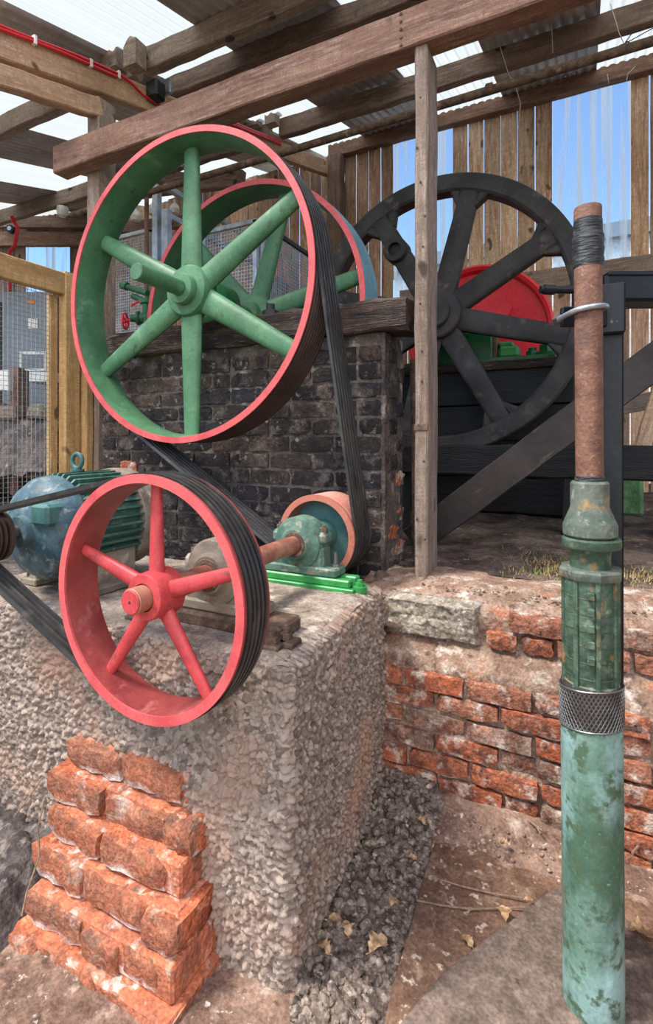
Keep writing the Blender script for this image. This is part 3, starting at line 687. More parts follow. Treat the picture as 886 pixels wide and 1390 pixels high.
# roughcast lump in the wall by the block corner
xs = np.linspace(-.66, -.315, 80); zs = np.linspace(.553, .712, 40); X, Z = np.meshgrid(xs, zs, indexing='ij')
ed = np.clip(np.minimum(np.minimum((-.315-X)/.03, 1), np.minimum((Z-.553)/.02, (.712-Z)/.02)), 0, 1)
ed = np.clip(ed*1.5 - .5 + fbm(X*14, Z*14, 3, 9)*.7, 0, 1); Y = 1.885 - ed*.042 - pebbles(X, Z, .016, 6)*.007*ed - fbm(X*9, Z*9, 3, 4)*.006
o = MB().grid(np.stack([X, Y, Z], -1)).build('roughcast_patch', M['roughcast'], wall_r, ang=180)

# ------------------------------------------------------------------ stepped brick footing in front of the block
ft = thing('brick_footing', (-1.13, .95, 0), 'stepped footing of broken orange bricks bulging from the concrete block', 'brick footing')
FL = [brick_mesh('footing_brick', .205, .17, .078, M['brick_orange'], 60+i, .005, 1.7) for i in range(6)]; FS = [brick_mesh('footing_brick_half', .115, .17, .078, M['brick_orange'], 80+i, .005, 1.7) for i in range(4)]
mort = MB()
for c in range(6):
    z = -.030 + c*.083; yf = .835 + c*.036; xl = -1.325 - c*.004; xr_ = -.800 - c*.020
    x = xl + (.0 if c % 2 else -.03)
    while x < xr_ - .05:
        half = rb.random() < .3 or xr_-x < .17; L_ = min(.115 if half else .205, xr_-x)
        put_brick(rb.choice(FS if half else FL), (x+L_/2, yf+.08+rb.uniform(-.012,.010), z+rb.uniform(-.004,.004)), ft, (rb.uniform(-.06,.10), rb.uniform(-.05,.05), rb.uniform(-.07,.07)))
        x += L_ + .012
    mort.box((xl+.01, yf+.010, z-.044), (xr_-.006, BLK_Y0+.06, z+.040), .006)
mort.build('mortar_bed', surf('orange_dusty_mortar', [sr(200,118,84), (sr(160,98,74), 14, .42, .6), (sr(206,184,168), 16, .54, .66), (sr(108,88,74), 14, .56, .68)], rough=.95, bump=.8, bscale=60), ft)

# ------------------------------------------------------------------ sooty brick pier under the green wheel shaft
pier = thing('brick_pier', (-1.54, 2.14, .70), 'soot blackened brick pier behind the big green wheel', 'brick pier')
PX0, PX1, PY0, PY1, PZ0, PZ1 = -2.42, -.735, 2.03, 2.27, .62, 1.74
mb = MB(); mb.box((PX0, PY0+.008, PZ0), (PX1-.008, PY1, PZ1)); mb.build('pier_core', M['soot_mortar'], pier)
SL = [brick_mesh('pier_brick', .212, .10, .066, M['brick_soot'], 120+i, .003) for i in range(5)]; SS = [brick_mesh('pier_brick_half', .10, .10, .066, M['brick_soot'], 140+i, .003) for i in range(3)]
SO = [brick_mesh('pier_brick_end', .11, .10, .064, M['brick_orange'], 160+i, .006) for i in range(3)]
c = 0; z = PZ0+.034
while z < PZ1-.02:
    x = PX0; first = True
    while x < PX1-.02:
        half = (first and c % 2 == 0) or rb.random() < .12 or PX1-x < .2; first = False; L_ = min(.10 if half else .212, PX1-x)
        if L_ > .06:
            put_brick(rb.choice(SS if half else SL), (x+L_/2, PY0+.05+rb.uniform(-.004,.004), z), pier, (0, rb.uniform(-.01,.01), rb.uniform(-.01,.01)))
        x += L_ + .011
    worn = 0.80 < z < 1.12
    yy = PY0 + (.06 if c % 2 else .15)
    put_brick(rb.choice(SO) if worn else rb.choice(SS), (PX1-.052+ (rb.uniform(-.03,.0) if worn else 0), yy+.05, z), pier, (0, 0, R(90)+rb.uniform(-.05,.05)))
    if not c % 2: put_brick(rb.choice(SO) if worn else rb.choice(SS), (PX1-.06, PY1-.05, z), pier, (0, 0, R(90)))
    c += 1; z += .077
for (u, v) in ((176, 634),):
    q = onY(u, v, PY0); put_brick(SO[0], (q.x, PY0+.036, q.z), pier, (0, 0, 0))
# heap of mud at its foot, right end
xs = np.linspace(-.95, -.60, 40); ys = np.linspace(1.80, 2.12, 40); X, Y = np.meshgrid(xs, ys, indexing='ij')
g = np.exp(-(((X+.735)/.10)**2 + ((Y-1.99)/.09)**2)); Z = .60 + g*.13 + fbm(X*18, Y*18, 4, 3)*.05*g
o = MB().grid(np.stack([X, Y, Z], -1)).build('mud_heap', M['darkearth'], ang=180); tag(o, 'heap of crumbled brick and mud at the foot of the sooty pier', 'mud heap', kind='stuff')
cap = tb('pier_timber', (-2.36, 2.10, 1.808), (-.642, 2.10, 1.812), .20, .135, M['soot_timber'], 'sooty split timber laid along the top of the brick pier', 'timber', seed=20, jit=.008, ch=.012, segs=26)
mb = MB(); mb.tube([(-.700, 2.33, .70),(-.700,2.32,1.3),(-.705,2.31,1.66)], .016, 10); o = mb.build('iron_rod', M['rustbolt']); tag(o, 'rusty iron rod standing against the end of the sooty pier', 'rod')

# ================================================================== WHEELS
def grooved(R0, w, y0, n, depth=.012, thick=.03):
    """closed profile of a V-belt rim from y0 to y0+w"""
    pr = [(R0, y0)]; lip = .010; p = (w-2*lip)/n
    for i in range(n):
        a = y0+lip+i*p; pr += [(R0, a+.001), (R0-depth, a+p*.34), (R0-depth, a+p*.66), (R0, a+p-.001)]
    pr += [(R0, y0+w), (R0-thick, y0+w), (R0-thick*1.15, y0+w*.5), (R0-thick, y0+.004)]
    return pr
def ringface(R1, R0, y, t=.004): return [(R1, y), (R0, y), (R0, y+t), (R1, y+t)]

# --- red wheel
RW_Y, RW_R, RW_W = .900, .295, .100
w = thing('red_belt_wheel', (AX_X, RW_Y+.05, AX_Z-RW_R), 'spoked red belt wheel in front of the concrete block', 'wheel')
MB().lathe(grooved(RW_R, RW_W, RW_Y+.003, 5, .010, .022), (AX_X, 0, AX_Z), 'Y', 96, True).build('rim', M['redin'], w)
MB().lathe(ringface(RW_R-.021, RW_R+.001, RW_Y, .006), (AX_X, 0, AX_Z), 'Y', 96, True).build('rim_edge', M['pinkedge'], w)
MB().lathe([(.034,RW_Y+.005),(.054,RW_Y+.007),(.057,RW_Y+.012),(.060,RW_Y+.085),(.052,RW_Y+.09),(.034,RW_Y+.09)], (AX_X,0,AX_Z), 'Y', 40, True).build('hub', M['red'], w)
for i in range(5):
    a = R(18+72*i); d = Vector((math.cos(a), 0, math.sin(a))); c0 = Vector((AX_X, RW_Y+.05, AX_Z))
    MB().bar(c0+d*.048, c0+d*(RW_R-.018), d.cross(Vector((0,1,0))), (.044,.028), (.030,.020), 14, 2.2).build('spoke', M['red'], w)
# --- lower shaft
sh = thing('drive_shaft', (AX_X, 1.4, AX_Z-.032), 'worn steel drive shaft between the red wheel and the small grooved pulley', 'shaft')
MB().lathe([(0,.866),(.026,.866),(.031,.870),(.031,2.0),(0,2.0)], (AX_X,0,AX_Z), 'Y', 36).build('shaft_rod', M['shaft'], sh)
MB().lathe([(0,.8645),(.004,.8645),(.027,.8648),(.0295,.867),(.0295,.870),(0,.870)], (AX_X,0,AX_Z), 'Y', 36).build('shaft_end', M['red'], sh)
MB().lathe([(0,.8638),(.0035,.8638),(.0035,.866),(0,.866)], (AX_X,0,AX_Z), 'Y', 12).build('hole_shade_disc', M['blackiron'], sh)  # small black disc stands in for the shade inside the centre hole
# --- small pulley behind
SP_R, SP_W = .165, .17
w = thing('small_grooved_pulley', (AX_X, GY+.08, AX_Z-SP_R), 'small teal pulley with salmon edge taking the green wheel belts', 'pulley')
MB().lathe(grooved(SP_R, SP_W, GY+.003, 6, .010, .024), (AX_X,0,AX_Z), 'Y', 72, True).build('rim', M['salmon'], w)
MB().lathe(ringface(SP_R-.023, SP_R+.001, GY, .006), (AX_X,0,AX_Z), 'Y', 72, True).build('rim_edge', M['salmon'], w)
MB().lathe([(.03,GY+.055),(.060,GY+.050),(.064,GY+.066),(SP_R-.02,GY+.07),(SP_R-.02,GY+.085),(.03,GY+.085)], (AX_X,0,AX_Z), 'Y', 60, True).build('web', M['teal'], w)
MB().lathe([(.031,GY-.012),(.052,GY-.010),(.056,GY+.0),(.058,GY+.06),(.031,GY+.06)], (AX_X,0,AX_Z), 'Y', 40, True).build('hub', M['teal'], w)

# --- green wheels
GR, GW = .708, .18
def green_wheel(y0, name, label, outer, off, shaft):
    w = thing(name, (GX, y0+GW/2, GZ-GR), label, 'wheel')
    MB().lathe([(GR-.026,y0+.006),(GR-.034,y0+.05),(GR-.040,y0+GW*.55),(GR-.034,y0+GW-.04),(GR-.026,y0+GW),(GR-.018,y0+GW),(GR-.018,y0+.006)], (GX,0,GZ), 'Y', 128, True).build('rim_inside', M['green'], w)
    if outer == 'brownrim': MB().lathe(grooved(GR, GW, y0+.003, 8, .011, .019), (GX,0,GZ), 'Y', 128, True).build('grooved_rim', M[outer], w)
    else: MB().lathe([(GR-.019,y0+.004),(GR,y0+.004),(GR+.004,y0+GW*.5),(GR,y0+GW),(GR-.019,y0+GW)], (GX,0,GZ), 'Y', 128, True).build('rim_face', M[outer], w)
    MB().lathe(ringface(GR-.027, GR+.001, y0, .007), (GX,0,GZ), 'Y', 128, True).build('rim_edge', M['pinkedge'], w)
    yc = y0 + GW*.58
    MB().lathe([(.036,yc-.085),(.066,yc-.083),(.070,yc-.078),(.073,yc-.05),(.112,yc-.045),(.122,yc-.03),(.122,yc+.03),(.112,yc+.045),(.036,yc+.06)], (GX,0,GZ), 'Y', 48, True).build('hub', M['green'], w)
    for i in range(6):
        a = R(off+60*i); d = Vector((math.cos(a), 0, math.sin(a))); c0 = Vector((GX, yc, GZ))
        MB().bar(c0+d*.095, c0+d*(GR-.030), d.cross(Vector((0,1,0))), (.120,.062), (.080,.044), 16, 2.2, 4).build('spoke', M['green'], w)
    if shaft: MB().lathe([(0,1.553),(.003,1.5505),(.033,1.5505),(.036,1.5545),(.036,2.56),(0,2.56)], (GX,0,GZ), 'Y', 36).build('shaft', M['green'], w)
    return w
green_wheel(GY, 'green_belt_wheel', 'large green spoked belt wheel with red edge, nearest the camera', 'brownrim', 30, True)
green_wheel(2.305, 'green_belt_wheel', 'second green wheel with pale blue rim, behind the brick pier', 'blue_rim', 12, False)
# bearing of the green shaft on the pier timber
def cap_bearing(y, label):
    b = thing('shaft_bearing', (GX, y, 1.876), label, 'bearing', 'bearings of the green wheel shaft')
    mb = MB(); mb.box((GX-.15, y-.06, 1.874), (GX+.15, y+.06, 1.915), .006); foot_ = mb.build('foot', M['dkgreen'], b)
    mb = MB(); mb.lathe([(.037,y-.055),(.085,y-.055),(.090,y-.045),(.090,y+.045),(.085,y+.055),(.037,y+.055)], (GX,0,GZ), 'Y', 32, True); mb.box((GX-.085,y-.045,1.90),(GX+.085,y+.045,GZ-.04),.005); mb.build('housing', M['dkgreen'], b)
    for sx in (-1, 1):
        mb = MB(); mb.cyl((GX+sx*.115,y,1.912),(GX+sx*.115,y,1.955),.016,n=6); mb.cyl((GX+sx*.115,y,1.95),(GX+sx*.115,y,1.985),.008,n=10); mb.build('bolt', M['blackiron'], foot_)
cap_bearing(2.10, 'green bearing of the wheel shaft on the sooty pier timber')
for i, (u, v, r, h) in enumerate([(367,400,.042,.055),(338,402,.026,.03)]):
    p = onY(u, v, 2.13); b = thing('bearing_bolt', (p.x, p.y, 1.875), ['big dark nut and bolt on the pier timber seen through the green wheel', 'smaller dark nut on the pier timber seen through the green wheel'][i], 'bolt')
    mb = MB(); mb.cyl((p.x,p.y,1.873),(p.x,p.y,1.885),r*1.4,n=20); mb.cyl((p.x,p.y,1.885),(p.x,p.y,1.885+h*.6),r,n=6); mb.build('nut', M['blackiron'], b)
    mb = MB(); mb.cyl((p.x,p.y,1.885+h*.6),(p.x,p.y,1.885+h*1.2),r*.5,n=12); mb.build('stud', M['blackiron'], b)

# --- belts
def belt(c1, r1, c2, r2, y, w_, t, label, group, name='drive_belt'):
    c1 = Vector((c1[0], c1[1])); c2 = Vector((c2[0], c2[1])); d = c2-c1; L = d.length; base = math.atan2(d.y, d.x); al = math.acos((r1-r2)/L)
    pts = []
    n1, n2 = 90, 40
    for i in range(n1+1):
        a = base+al + (2*math.pi-2*al)*i/n1; pts.append((c1, r1, a))
    for i in range(n2+1):
        a = base-al + (2*al)*i/n2; pts.append((c2, r2, a))
    vs = []; fs = []; m = len(pts)
    for (c, r, a) in pts:
        dd = Vector((math.cos(a), math.sin(a)))
        for (dr, dy) in ((t*.35, -w_/2), (t*.35, w_/2), (-t*.65, w_*.26), (-t*.65, -w_*.26)):
            q = c + dd*(r+dr); vs.append((q.x, y+dy, q.y))
    for i in range(m):
        j = (i+1) % m
        for k in range(4): fs.append((i*4+k, j*4+k, j*4+(k+1)%4, i*4+(k+1)%4))
    mb = MB(); mb.add(vs, fs); o = mb.build(name, M['belt'], None, ang=40); tag(o, label, 'belt', group); return o
ordn = ['first', 'second', 'third', 'fourth', 'fifth', 'sixth', 'seventh', 'eighth']
MX, MZ, MR = -1.655, .985, .075
p5 = (RW_W-.02)/5
for i in range(5):
    belt((AX_X, AX_Z), RW_R, (MX, MZ), MR, RW_Y+.013+p5*(i+.5), p5*.58, .012, ordn[i]+' grey belt from the front on the red wheel and motor pulley', 'belts between motor and red wheel')
p6 = (SP_W-.02)/6
for i in range(6):
    belt((GX, GZ), GR, (AX_X, AX_Z), SP_R, GY+.013+p6*(i+.5), p6*.64, .013, ordn[i]+' dark belt from the front joining green wheel and small pulley', 'belts between green wheel and small pulley')

# --- black flywheel
FX, FZ, FY, FR = -.877, 2.129, 3.40, .927
w = thing('black_flywheel', (FX, FY+.05, FZ-FR), 'big black eight spoked iron flywheel', 'flywheel')
MB().lathe([(FR-.115,FY+.012),(FR-.100,FY),(FR-.008,FY),(FR,FY+.008),(FR,FY+.118),(FR-.008,FY+.126),(FR-.10,FY+.126),(FR-.115,FY+.114)], (FX,0,FZ), 'Y', 128, True).build('rim', M['blackiron'], w)
MB().lathe([(0,FY-.10),(.004,FY-.10),(.095,FY-.10),(.103,FY-.092),(.103,FY-.055),(.155,FY-.05),(.165,FY-.04),(.165,FY+.10),(0,FY+.10)], (FX,0,FZ), 'Y', 48).build('hub', M['blackiron'], w)
for i in range(8):
    a = R(30+45*i); d = Vector((math.cos(a), 0, math.sin(a))); sd = d.cross(Vector((0,1,0))); c0 = Vector((FX, FY+.052, FZ))
    mb = MB(); mb.bar(c0+d*.12, c0+d*(FR-.09), sd, (.155,.085), (.125,.085), 16, 5.0)
    for s_ in (-1, 1):
        q0 = c0+d*(FR-.20)+sd*s_*.06; q1 = c0+d*(FR-.095)+sd*s_*.10
        mb.bar(q0, q1, sd, (.02,.07), (.09,.085), 10, 4.0)
    mb.build('spoke', M['blackiron'], w)
d = Vector((math.cos(R(120)),0,math.sin(R(120)))); q = Vector((FX,0,FZ))+d*.55
MB().lathe([(.045,FY-.03),(.080,FY-.03),(.085,FY-.02),(.085,FY+.09),(.045,FY+.09)], (q.x-.01,0,q.z), 'Y', 32, True).build('crank_boss', M['blackiron'], w)

# --- red drum behind it with green bearings
DX, DZ, DY, DR = -.80, 2.17, 4.45, .60
w = thing('red_drum', (DX, DY, DZ-DR), 'bright red dished drum behind the black flywheel', 'drum')
MB().lathe([(0,DY+.10),(.10,DY+.10),(.12,DY+.09),(DR-.06,DY+.05),(DR-.045,DY),(DR-.02,DY-.015),(DR,DY),(DR,DY+.20),(0,DY+.20)], (DX,0,DZ), 'Y', 96).build('dish', M['engred'], w)
mb = MB(); mb.prism([(-.50,-.10),(.10,-.18),(.27,.22),(.22,.34),(-.30,.45),(-.45,.30)], (DX,DY+.075,DZ), (1,0,0), (0,0,1), .03); mb.build('raised_sector', M['engred'], w, smooth=False)  # flat sector raised on the face of the dish
MB().lathe([(0,FY+.13),(.07,FY+.13),(.07,DY+.12),(0,DY+.12)], (DX-.03,0,DZ-.02), 'Y', 32).build('axle', M['blackiron'], w)
# engine bed of dark timbers
bed = thing('engine_bed', (-.85, 4.1, .78), 'dark timber engine bed behind the flywheel', 'engine bed')
for i in range(4):
    zz = .80 + .245*i
    beam('bed_timber', (-2.2, 3.76, zz+.12), (-.06, 3.76, zz+.12), .16, .238, M['black_timber'], bed, seed=40+i, jit=.004)
beam('bed_cap', (-2.2, 3.86, 1.80), (-.04, 3.86, 1.80), .42, .06, M['soot_timber'], bed, seed=46, jit=.004)
beam('bed_timber', (-2.2, 4.30, 1.30), (-.06, 4.30, 1.30), .10, 1.0, M['black_timber'], bed, seed=47)
# green bearing block on the bed
gb = thing('engine_bearing', (-.70, 3.86, 1.83), 'dark green engine bearing block on the timber bed', 'bearing')
mb = MB(); mb.box((-1.12, 3.72, 1.83), (-.57, 3.98, 2.06), .01); mb.build('bearing_body', M['dkgreen'], gb)
mb = MB(); mb.box((-1.2, 3.70, 1.83), (-.16, 4.0, 1.865), .008); mb.build('sole_plate', M['dkgreen'], gb)
mb = MB(); mb.box((-.57,3.76,1.865),(-.545,3.95,2.03),.003); mb.build('brass_plate', M['rustpipe'], gb)
mb = MB(); mb.box((-.54,3.78,1.865),(-.40,3.94,1.955),.02); mb.box((-.54,3.80,1.95),(-.44,3.92,1.985),.01); mb.build('keep_block', M['brightgreen'], gb)
for (x, r, h) in ((-.32,.045,.05),(-.22,.06,.085)):
    mb = MB(); mb.cyl((x,3.85,1.862),(x,3.85,1.862+h*.35),r*1.5,n=20); mb.cyl((x,3.85,1.862+h*.35),(x,3.85,1.862+h),r,n=6); mb.cyl((x,3.85,1.862+h),(x,3.85,1.862+h*1.45),r*.6,n=12); mb.build('bolt', M['dkgreen'], gb)

# black ground beam in front of the flywheel, with supports
tb('ground_beam', (-2.2, 3.17, 1.172), (2.4, 3.17, 1.172), .12, .185, M['black_timber'], 'long tarred black beam lying in front of the flywheel foot', seed=50, jit=.005, ch=.012)
for i, (x, lab) in enumerate(((-.02,'short black support under the tarred beam behind the diagonal plank'), (.46,'short black support under the tarred beam at right edge'), (-1.1,'short black support under the tarred beam by the brick pier'))):
    tb('beam_support', (x, 3.2, .74), (x, 3.2, 1.085), .17, .15, M['black_timber'], lab, 'post', seed=52+i, up=(0,1,0))
# diagonal plank
pa = onY(560, 735, 2.62); pb = onY(905, 478, 2.62)
dp = tb('diagonal_plank', pa+Vector((0,0,.0)), pb+(pb-pa)*.25, .05, .150, M['steelplank'], 'wide dark plank leaning diagonally behind the pump pipe', 'plank', seed=56, jit=.0015, ch=.004, up=(0,0,1))
# small stuff at right behind the beam
tb('loose_plank', onY(836, 553, 4.6), onY(960, 528, 4.6), .05, .13, M['oldwood'], 'short grey plank beyond the black steel post', 'plank', seed=57)
tb('loose_plank', onY(872, 604, 4.4), onY(898, 520, 4.4), .05, .10, M['board'], 'leaning plank end at the right edge above the tarred beam', 'plank', seed=58)
mb = MB(); q = onY(858, 668, 3.9); mb.box((q.x-.16,3.85,.80),(q.x+.06,4.1,q.z+.11),.02); o = mb.build('green_box', surf('faded_green', [sr(104,146,96), (sr(80,112,76), 14, .45, .6)], rough=.8)); tag(o, 'faded green box on the ground under the tarred beam', 'box')

# ------------------------------------------------------------------ steel post, bracket, arm
bp = thing('steel_post', (.065, 1.451, 0), 'blue black square steel post behind the pump', 'post')
mb = MB(); mb.box((.040, 1.426, -.02), (.086, 1.474, 1.655), .004); mb.build('post_tube', M['blacksteel'], bp)
mb = MB(); mb.box((.037, 1.405, 1.54), (.089, 1.43, 1.660), .004); mb.build('post_head', M['blacksteel'], bp)
br = thing('pipe_bracket', (.0, 1.36, 1.53), 'black clamp plate with a bent steel bolt around the pump pipe', 'bracket')
mb = MB(); e = Vector((CY, SY, 0)); n_ = Vector((-SY, CY, 0)); 
c = atD(790, 430, 1.235); mb2 = Matrix(((e.x,n_.x,0,c.x),(e.y,n_.y,0,c.y),(0,0,1,c.z),(0,0,0,1)))
mb.box((-.050,-.006,-.024),(.058,.010,.024),.003,mb2); mb.build('clamp_plate', M['blacksteel'], br)
pth = []
pc = atD(798, 421, 1.152)
for i in range(13):
    a = math.pi*(i/12); pth.append(pc + e*(-.036*math.cos(a)) - n_*(.036*math.sin(a)) + Vector((0,0,.004*math.cos(a)*-1)))
pth = [pth[0]+n_*.07] + pth + [pth[-1]+n_*.07]
mb = MB(); mb.tube(pth, .0060, 10); mb.build('u_bolt', M['galv'], br)
mb = MB(); q = pth[0]; mb.cyl(q-n_*.012, q+n_*.012, .010, n=6); q = pth[-1]; mb.cyl(q-n_*.012, q+n_*.012, .010, n=6); mb.build('nut', M['bolt'], br)
arm = thing('black_beam_arm', atD(850, 395, 2.2), 'heavy black arm reaching in from the right edge', 'machine arm')
c = atD(812, 395, 2.2); Ma = Matrix(((e.x,n_.x,0,c.x),(e.y,n_.y,0,c.y),(0,0,1,c.z),(0,0,0,1)))
mb = MB(); mb.box((0,-.06,-.058),(.9,.08,.058),.012,Ma); mb.build('arm_body', M['blacksteel'], arm)
mb = MB(); mb.box((.008,-.068,.046),(.9,.088,.064),.004,Ma); mb.build('arm_flange', M['blacksteel'], arm)
mb = MB(); mb.cyl(atD(733,393,2.2), atD(813,394,2.2), .016, n=14); mb.cyl(atD(738,393,2.2), atD(752,393.4,2.2), .021, n=14); mb.build('push_rod', M['blacksteel'], arm)

# ================================================================== PUMP
PT_, PB_ = atD(797.5, 300, 1.15), atD(804.5, 1300, 1.15)
pd = (PT_-PB_).normalized()
def pz(v): # point on the pump axis at image height v
    f = (v-300)/1000.0; return PT_.lerp(PB_, f)
foot = PB_ + (PB_-PT_)*((PB_.z-.005)/(PT_.z-PB_.z))
pump = thing('borehole_pump', (foot.x, foot.y, 0), 'tall weathered green borehole pump with rusty riser pipe standing on the slab', 'pump')
def plathe(name, prof, mat, n=40):
    """prof: (radius, image height) from bottom to top"""
    b0 = pz(prof[0][1]); pr = [(r, (pz(v)-b0).dot(pd)) for r, v in prof]
    return MB().lathe(pr, b0, pd, n).build(name, mat, pump)
vf = 300 + 1000*(foot-PT_).length/(PB_-PT_).length
plathe('lower_casing', [(.060,vf),(.0625,vf-6),(.0625,1286),(.0615,1282),(.0625,1278),(.0625,985),(.061,940),(.059,930)], M['verdigris'], 56)
# perforated strainer: hoops and slanted wires
b0 = pz(980); hgt = (pz(928)-b0).length
mb = MB(); e1 = pd.cross(Vector((0,1,0))).normalized(); e2 = pd.cross(e1)
def cp(a, h, r): return b0 + pd*(h + .010*math.cos(a-2.4)) + (e1*math.cos(a)+e2*math.sin(a))*r
for sgn in (-1, 1):
    for k in range(46):
        pts = [cp(2*math.pi*(k/46)+sgn*j*.30/2, hgt*j/5, .0640) for j in range(6)]
        mb.tube(pts, .0013, 4)
for h in (0, hgt): mb.tube([cp(2*math.pi*i/48, h, .0642) for i in range(48)], .0020, 6, True)
mb.build('strainer_mesh', M['meshsteel'], pump)
plathe('strainer_sleeve', [(.0598,985),(.0622,980),(.0622,930),(.0598,922)], M['blackiron'], 48)
plathe('motor_body', [(.050,930),(.054,926),(.0545,780),(.050,775)], M['bronze_dark'], 48)
for i in range(8):  # ribs down the body
    a = 2*math.pi*i/8 + .25; dr = e1*math.cos(a)+e2*math.sin(a)
    mb = MB(); mb.bar(pz(928)+dr*.0555, pz(778)+dr*.0555, dr.cross(pd), (.011,.009), (.011,.009), 10, 4); mb.build('body_rib', M['bronze_dark'], pump)
for i in range(6):
    v = 806+i*21
    b1 = pz(v); MB().lathe([(.0535,0),(.0552,0),(.0552,.002),(.0535,.002)], b1, pd, 40, True).build('body_band', M['bronze_dark'], pump)
for i in range(5):
    q = pz(800+i*21); tocam = (Vector((0,0,EYE))-q); tocam.z = 0; tocam.normalize()
    t2 = (tocam + Vector((CY,SY,0))*.02).normalized(); sd = pd.cross(t2).normalized()
    Mx = Matrix(((sd.x,t2.x,pd.x,q.x),(sd.y,t2.y,pd.y,q.y),(sd.z,t2.z,pd.z,q.z),(0,0,0,1)))
    mb = MB(); mb.box((-.0075,.046,-.0085),(.0075,.0665,.0085),.002,Mx); mb.build('body_stud', M['bronze_dark'], pump)
b1 = pz(934); MB().lathe([(.048,0),(.061,0),(.061,.018),(.054,.024),(.048,.024)], b1, pd, 10, True).build('lower_collar', M['valvegrey'], pump)
b1 = pz(783); MB().lathe([(.040,0),(.063,0),(.066,.004),(.066,.018),(.062,.023),(.040,.023)], b1, pd, 8, True, a0=.3).build('body_flange', M['valvegrey'], pump)
plathe('valve_neck', [(.0415,772),(.0415,750),(.045,742),(.045,738)], M['bronze_dark'])
b1 = pz(742); MB().lathe([(.040,0),(.058,0),(.060,.004),(.060,.018),(.056,.022),(.040,.022)], b1 + e*.003, pd, 40, True).build('valve_flange', M['bronze_dark'], pump)
plathe('check_valve', [(.050,728),(.0555,725),(.0555,712),(.053,708),(.041,690),(.0395,686),(.0395,656),(.036,653),(.029,653)], M['valvegrey'], 48)
plathe('riser_pipe', [(.0285,660),(.0285,284),(.0275,282),(.023,282),(.023,300)], M['rustpipe'], 36)
plathe('joint_tape', [(.0290,658),(.0305,655),(.0302,648),(.0288,646)], M['tape'], 24)
tp = [(.0288,364)]
for i in range(9): tp.append((.0322+.0010*math.sin(i*2.1)-(.0016 if i == 0 else 0), 360-i*5.0))
tp += [(.0300,318),(.0296,312),(.0298,306),(.0292,301),(.0287,299)]
plathe('tape_wrap', tp, M['tape'], 30)
mb = MB(); q = pz(978); dr = Vector((CY,SY,0)); q1 = q+dr*.055-n_*.03; mb.cyl(q1, q1+dr*.035-n_*.006, .0045, n=8); mb.cyl(q1+dr*.024-n_*.004, q1+dr*.032-n_*.005, .008, n=6); mb.build('strainer_bolt', M['rustbolt'], pump)

# ================================================================== MOTOR, BEARINGS ON THE BLOCK
mo = thing('electric_motor', (MX, 1.3, BLK_Z), 'mottled blue green electric motor with cooling fins on the concrete block', 'motor')
MRD = .188
MB().lathe([(0,1.055),(.050,1.055),(.055,1.075),(.110,1.085),(.150,1.110),(.176,1.150),(.180,1.185),(0,1.185)], (MX,0,MZ), 'Y', 48).build('end_bell', M['motorblue'], mo)
MB().lathe([(0,1.18),(.166,1.18),(.166,1.44),(0,1.44)], (MX,0,MZ), 'Y', 48).build('body', M['motorgreen'], mo)
for i in range(40):
    a = 2*math.pi*i/40
    if R(232) < a < R(308): continue
    d = Vector((math.cos(a),0,math.sin(a))); c0 = Vector((MX,0,MZ))
    mb = MB(); sd = d.cross(Vector((0,1,0)))*.0035
    pa_ = [c0+d*.160+Vector((0,1.185,0)), c0+d*.186+Vector((0,1.205,0)), c0+d*.188+Vector((0,1.425,0)), c0+d*.160+Vector((0,1.43,0))]
    mb.add([p+sd for p in pa_]+[p-sd for p in pa_], [(0,1,2,3),(7,6,5,4),(0,4,5,1),(1,5,6,2),(2,6,7,3),(3,7,4,0)])
    mb.build('cooling_fin', M['motorgreen'], mo)
MB().lathe([(.17,1.42),(.192,1.425),(.194,1.44),(.190,1.50),(.172,1.515),(0,1.518)], (MX,0,MZ), 'Y', 48).build('fan_cover', M['dirtycream'], mo)
for sx in (-1, 1):
    mb = MB(); mb.box((MX+sx*.15-.045,1.19,BLK_Z),(MX+sx*.15+.045,1.42,BLK_Z+.025),.004); mb.box((MX+sx*.135-.02,1.20,BLK_Z+.02),(MX+sx*.135+.02,1.41,MZ-.09),.004); foot_ = mb.build('foot', M['dirtycream'], mo)
    for y in (1.215, 1.395):
        mb = MB(); mb.cyl((MX+sx*.172,y,BLK_Z+.024),(MX+sx*.172,y,BLK_Z+.040),.012,n=6); mb.build('foot_bolt', M['rustbolt'], foot_)
mb = MB(); mb.cyl((MX,1.28,MZ+.160),(MX,1.28,MZ+.200),.016,.012,n=12); mb.cyl((MX,1.28,MZ+.188),(MX,1.28,MZ+.196),.024,n=16)
mb.tube([(MX+.026*math.cos(2*math.pi*i/24), 1.28, MZ+.226+.026*math.sin(2*math.pi*i/24)) for i in range(24)], .0075, 10, True); mb.build('lifting_eye', M['teal'], mo)
mb = MB(); q = Vector((MX+.085,1.10,MZ+.055)); mb.box((q.x-.035,q.y-.035,q.z-.03),(q.x+.05,q.y+.05,q.z+.04),.01); mb.build('terminal_box', M['teal'], mo)
mb = MB(); mb.lathe([(0,.885),(.022,.885),(.022,1.08),(0,1.08)], (MX,0,MZ), 'Y', 24); mb.build('motor_shaft', M['bolt'], mo)
mp = thing('motor_pulley', (MX, .95, MZ-MR), 'dark grooved pulley on the motor at the left edge', 'pulley')
MB().lathe(grooved(MR+.004, .10, RW_Y+.003, 5, .014, .05), (MX,0,MZ), 'Y', 48, True).build('grooved_body', M['brownrim'], mp)

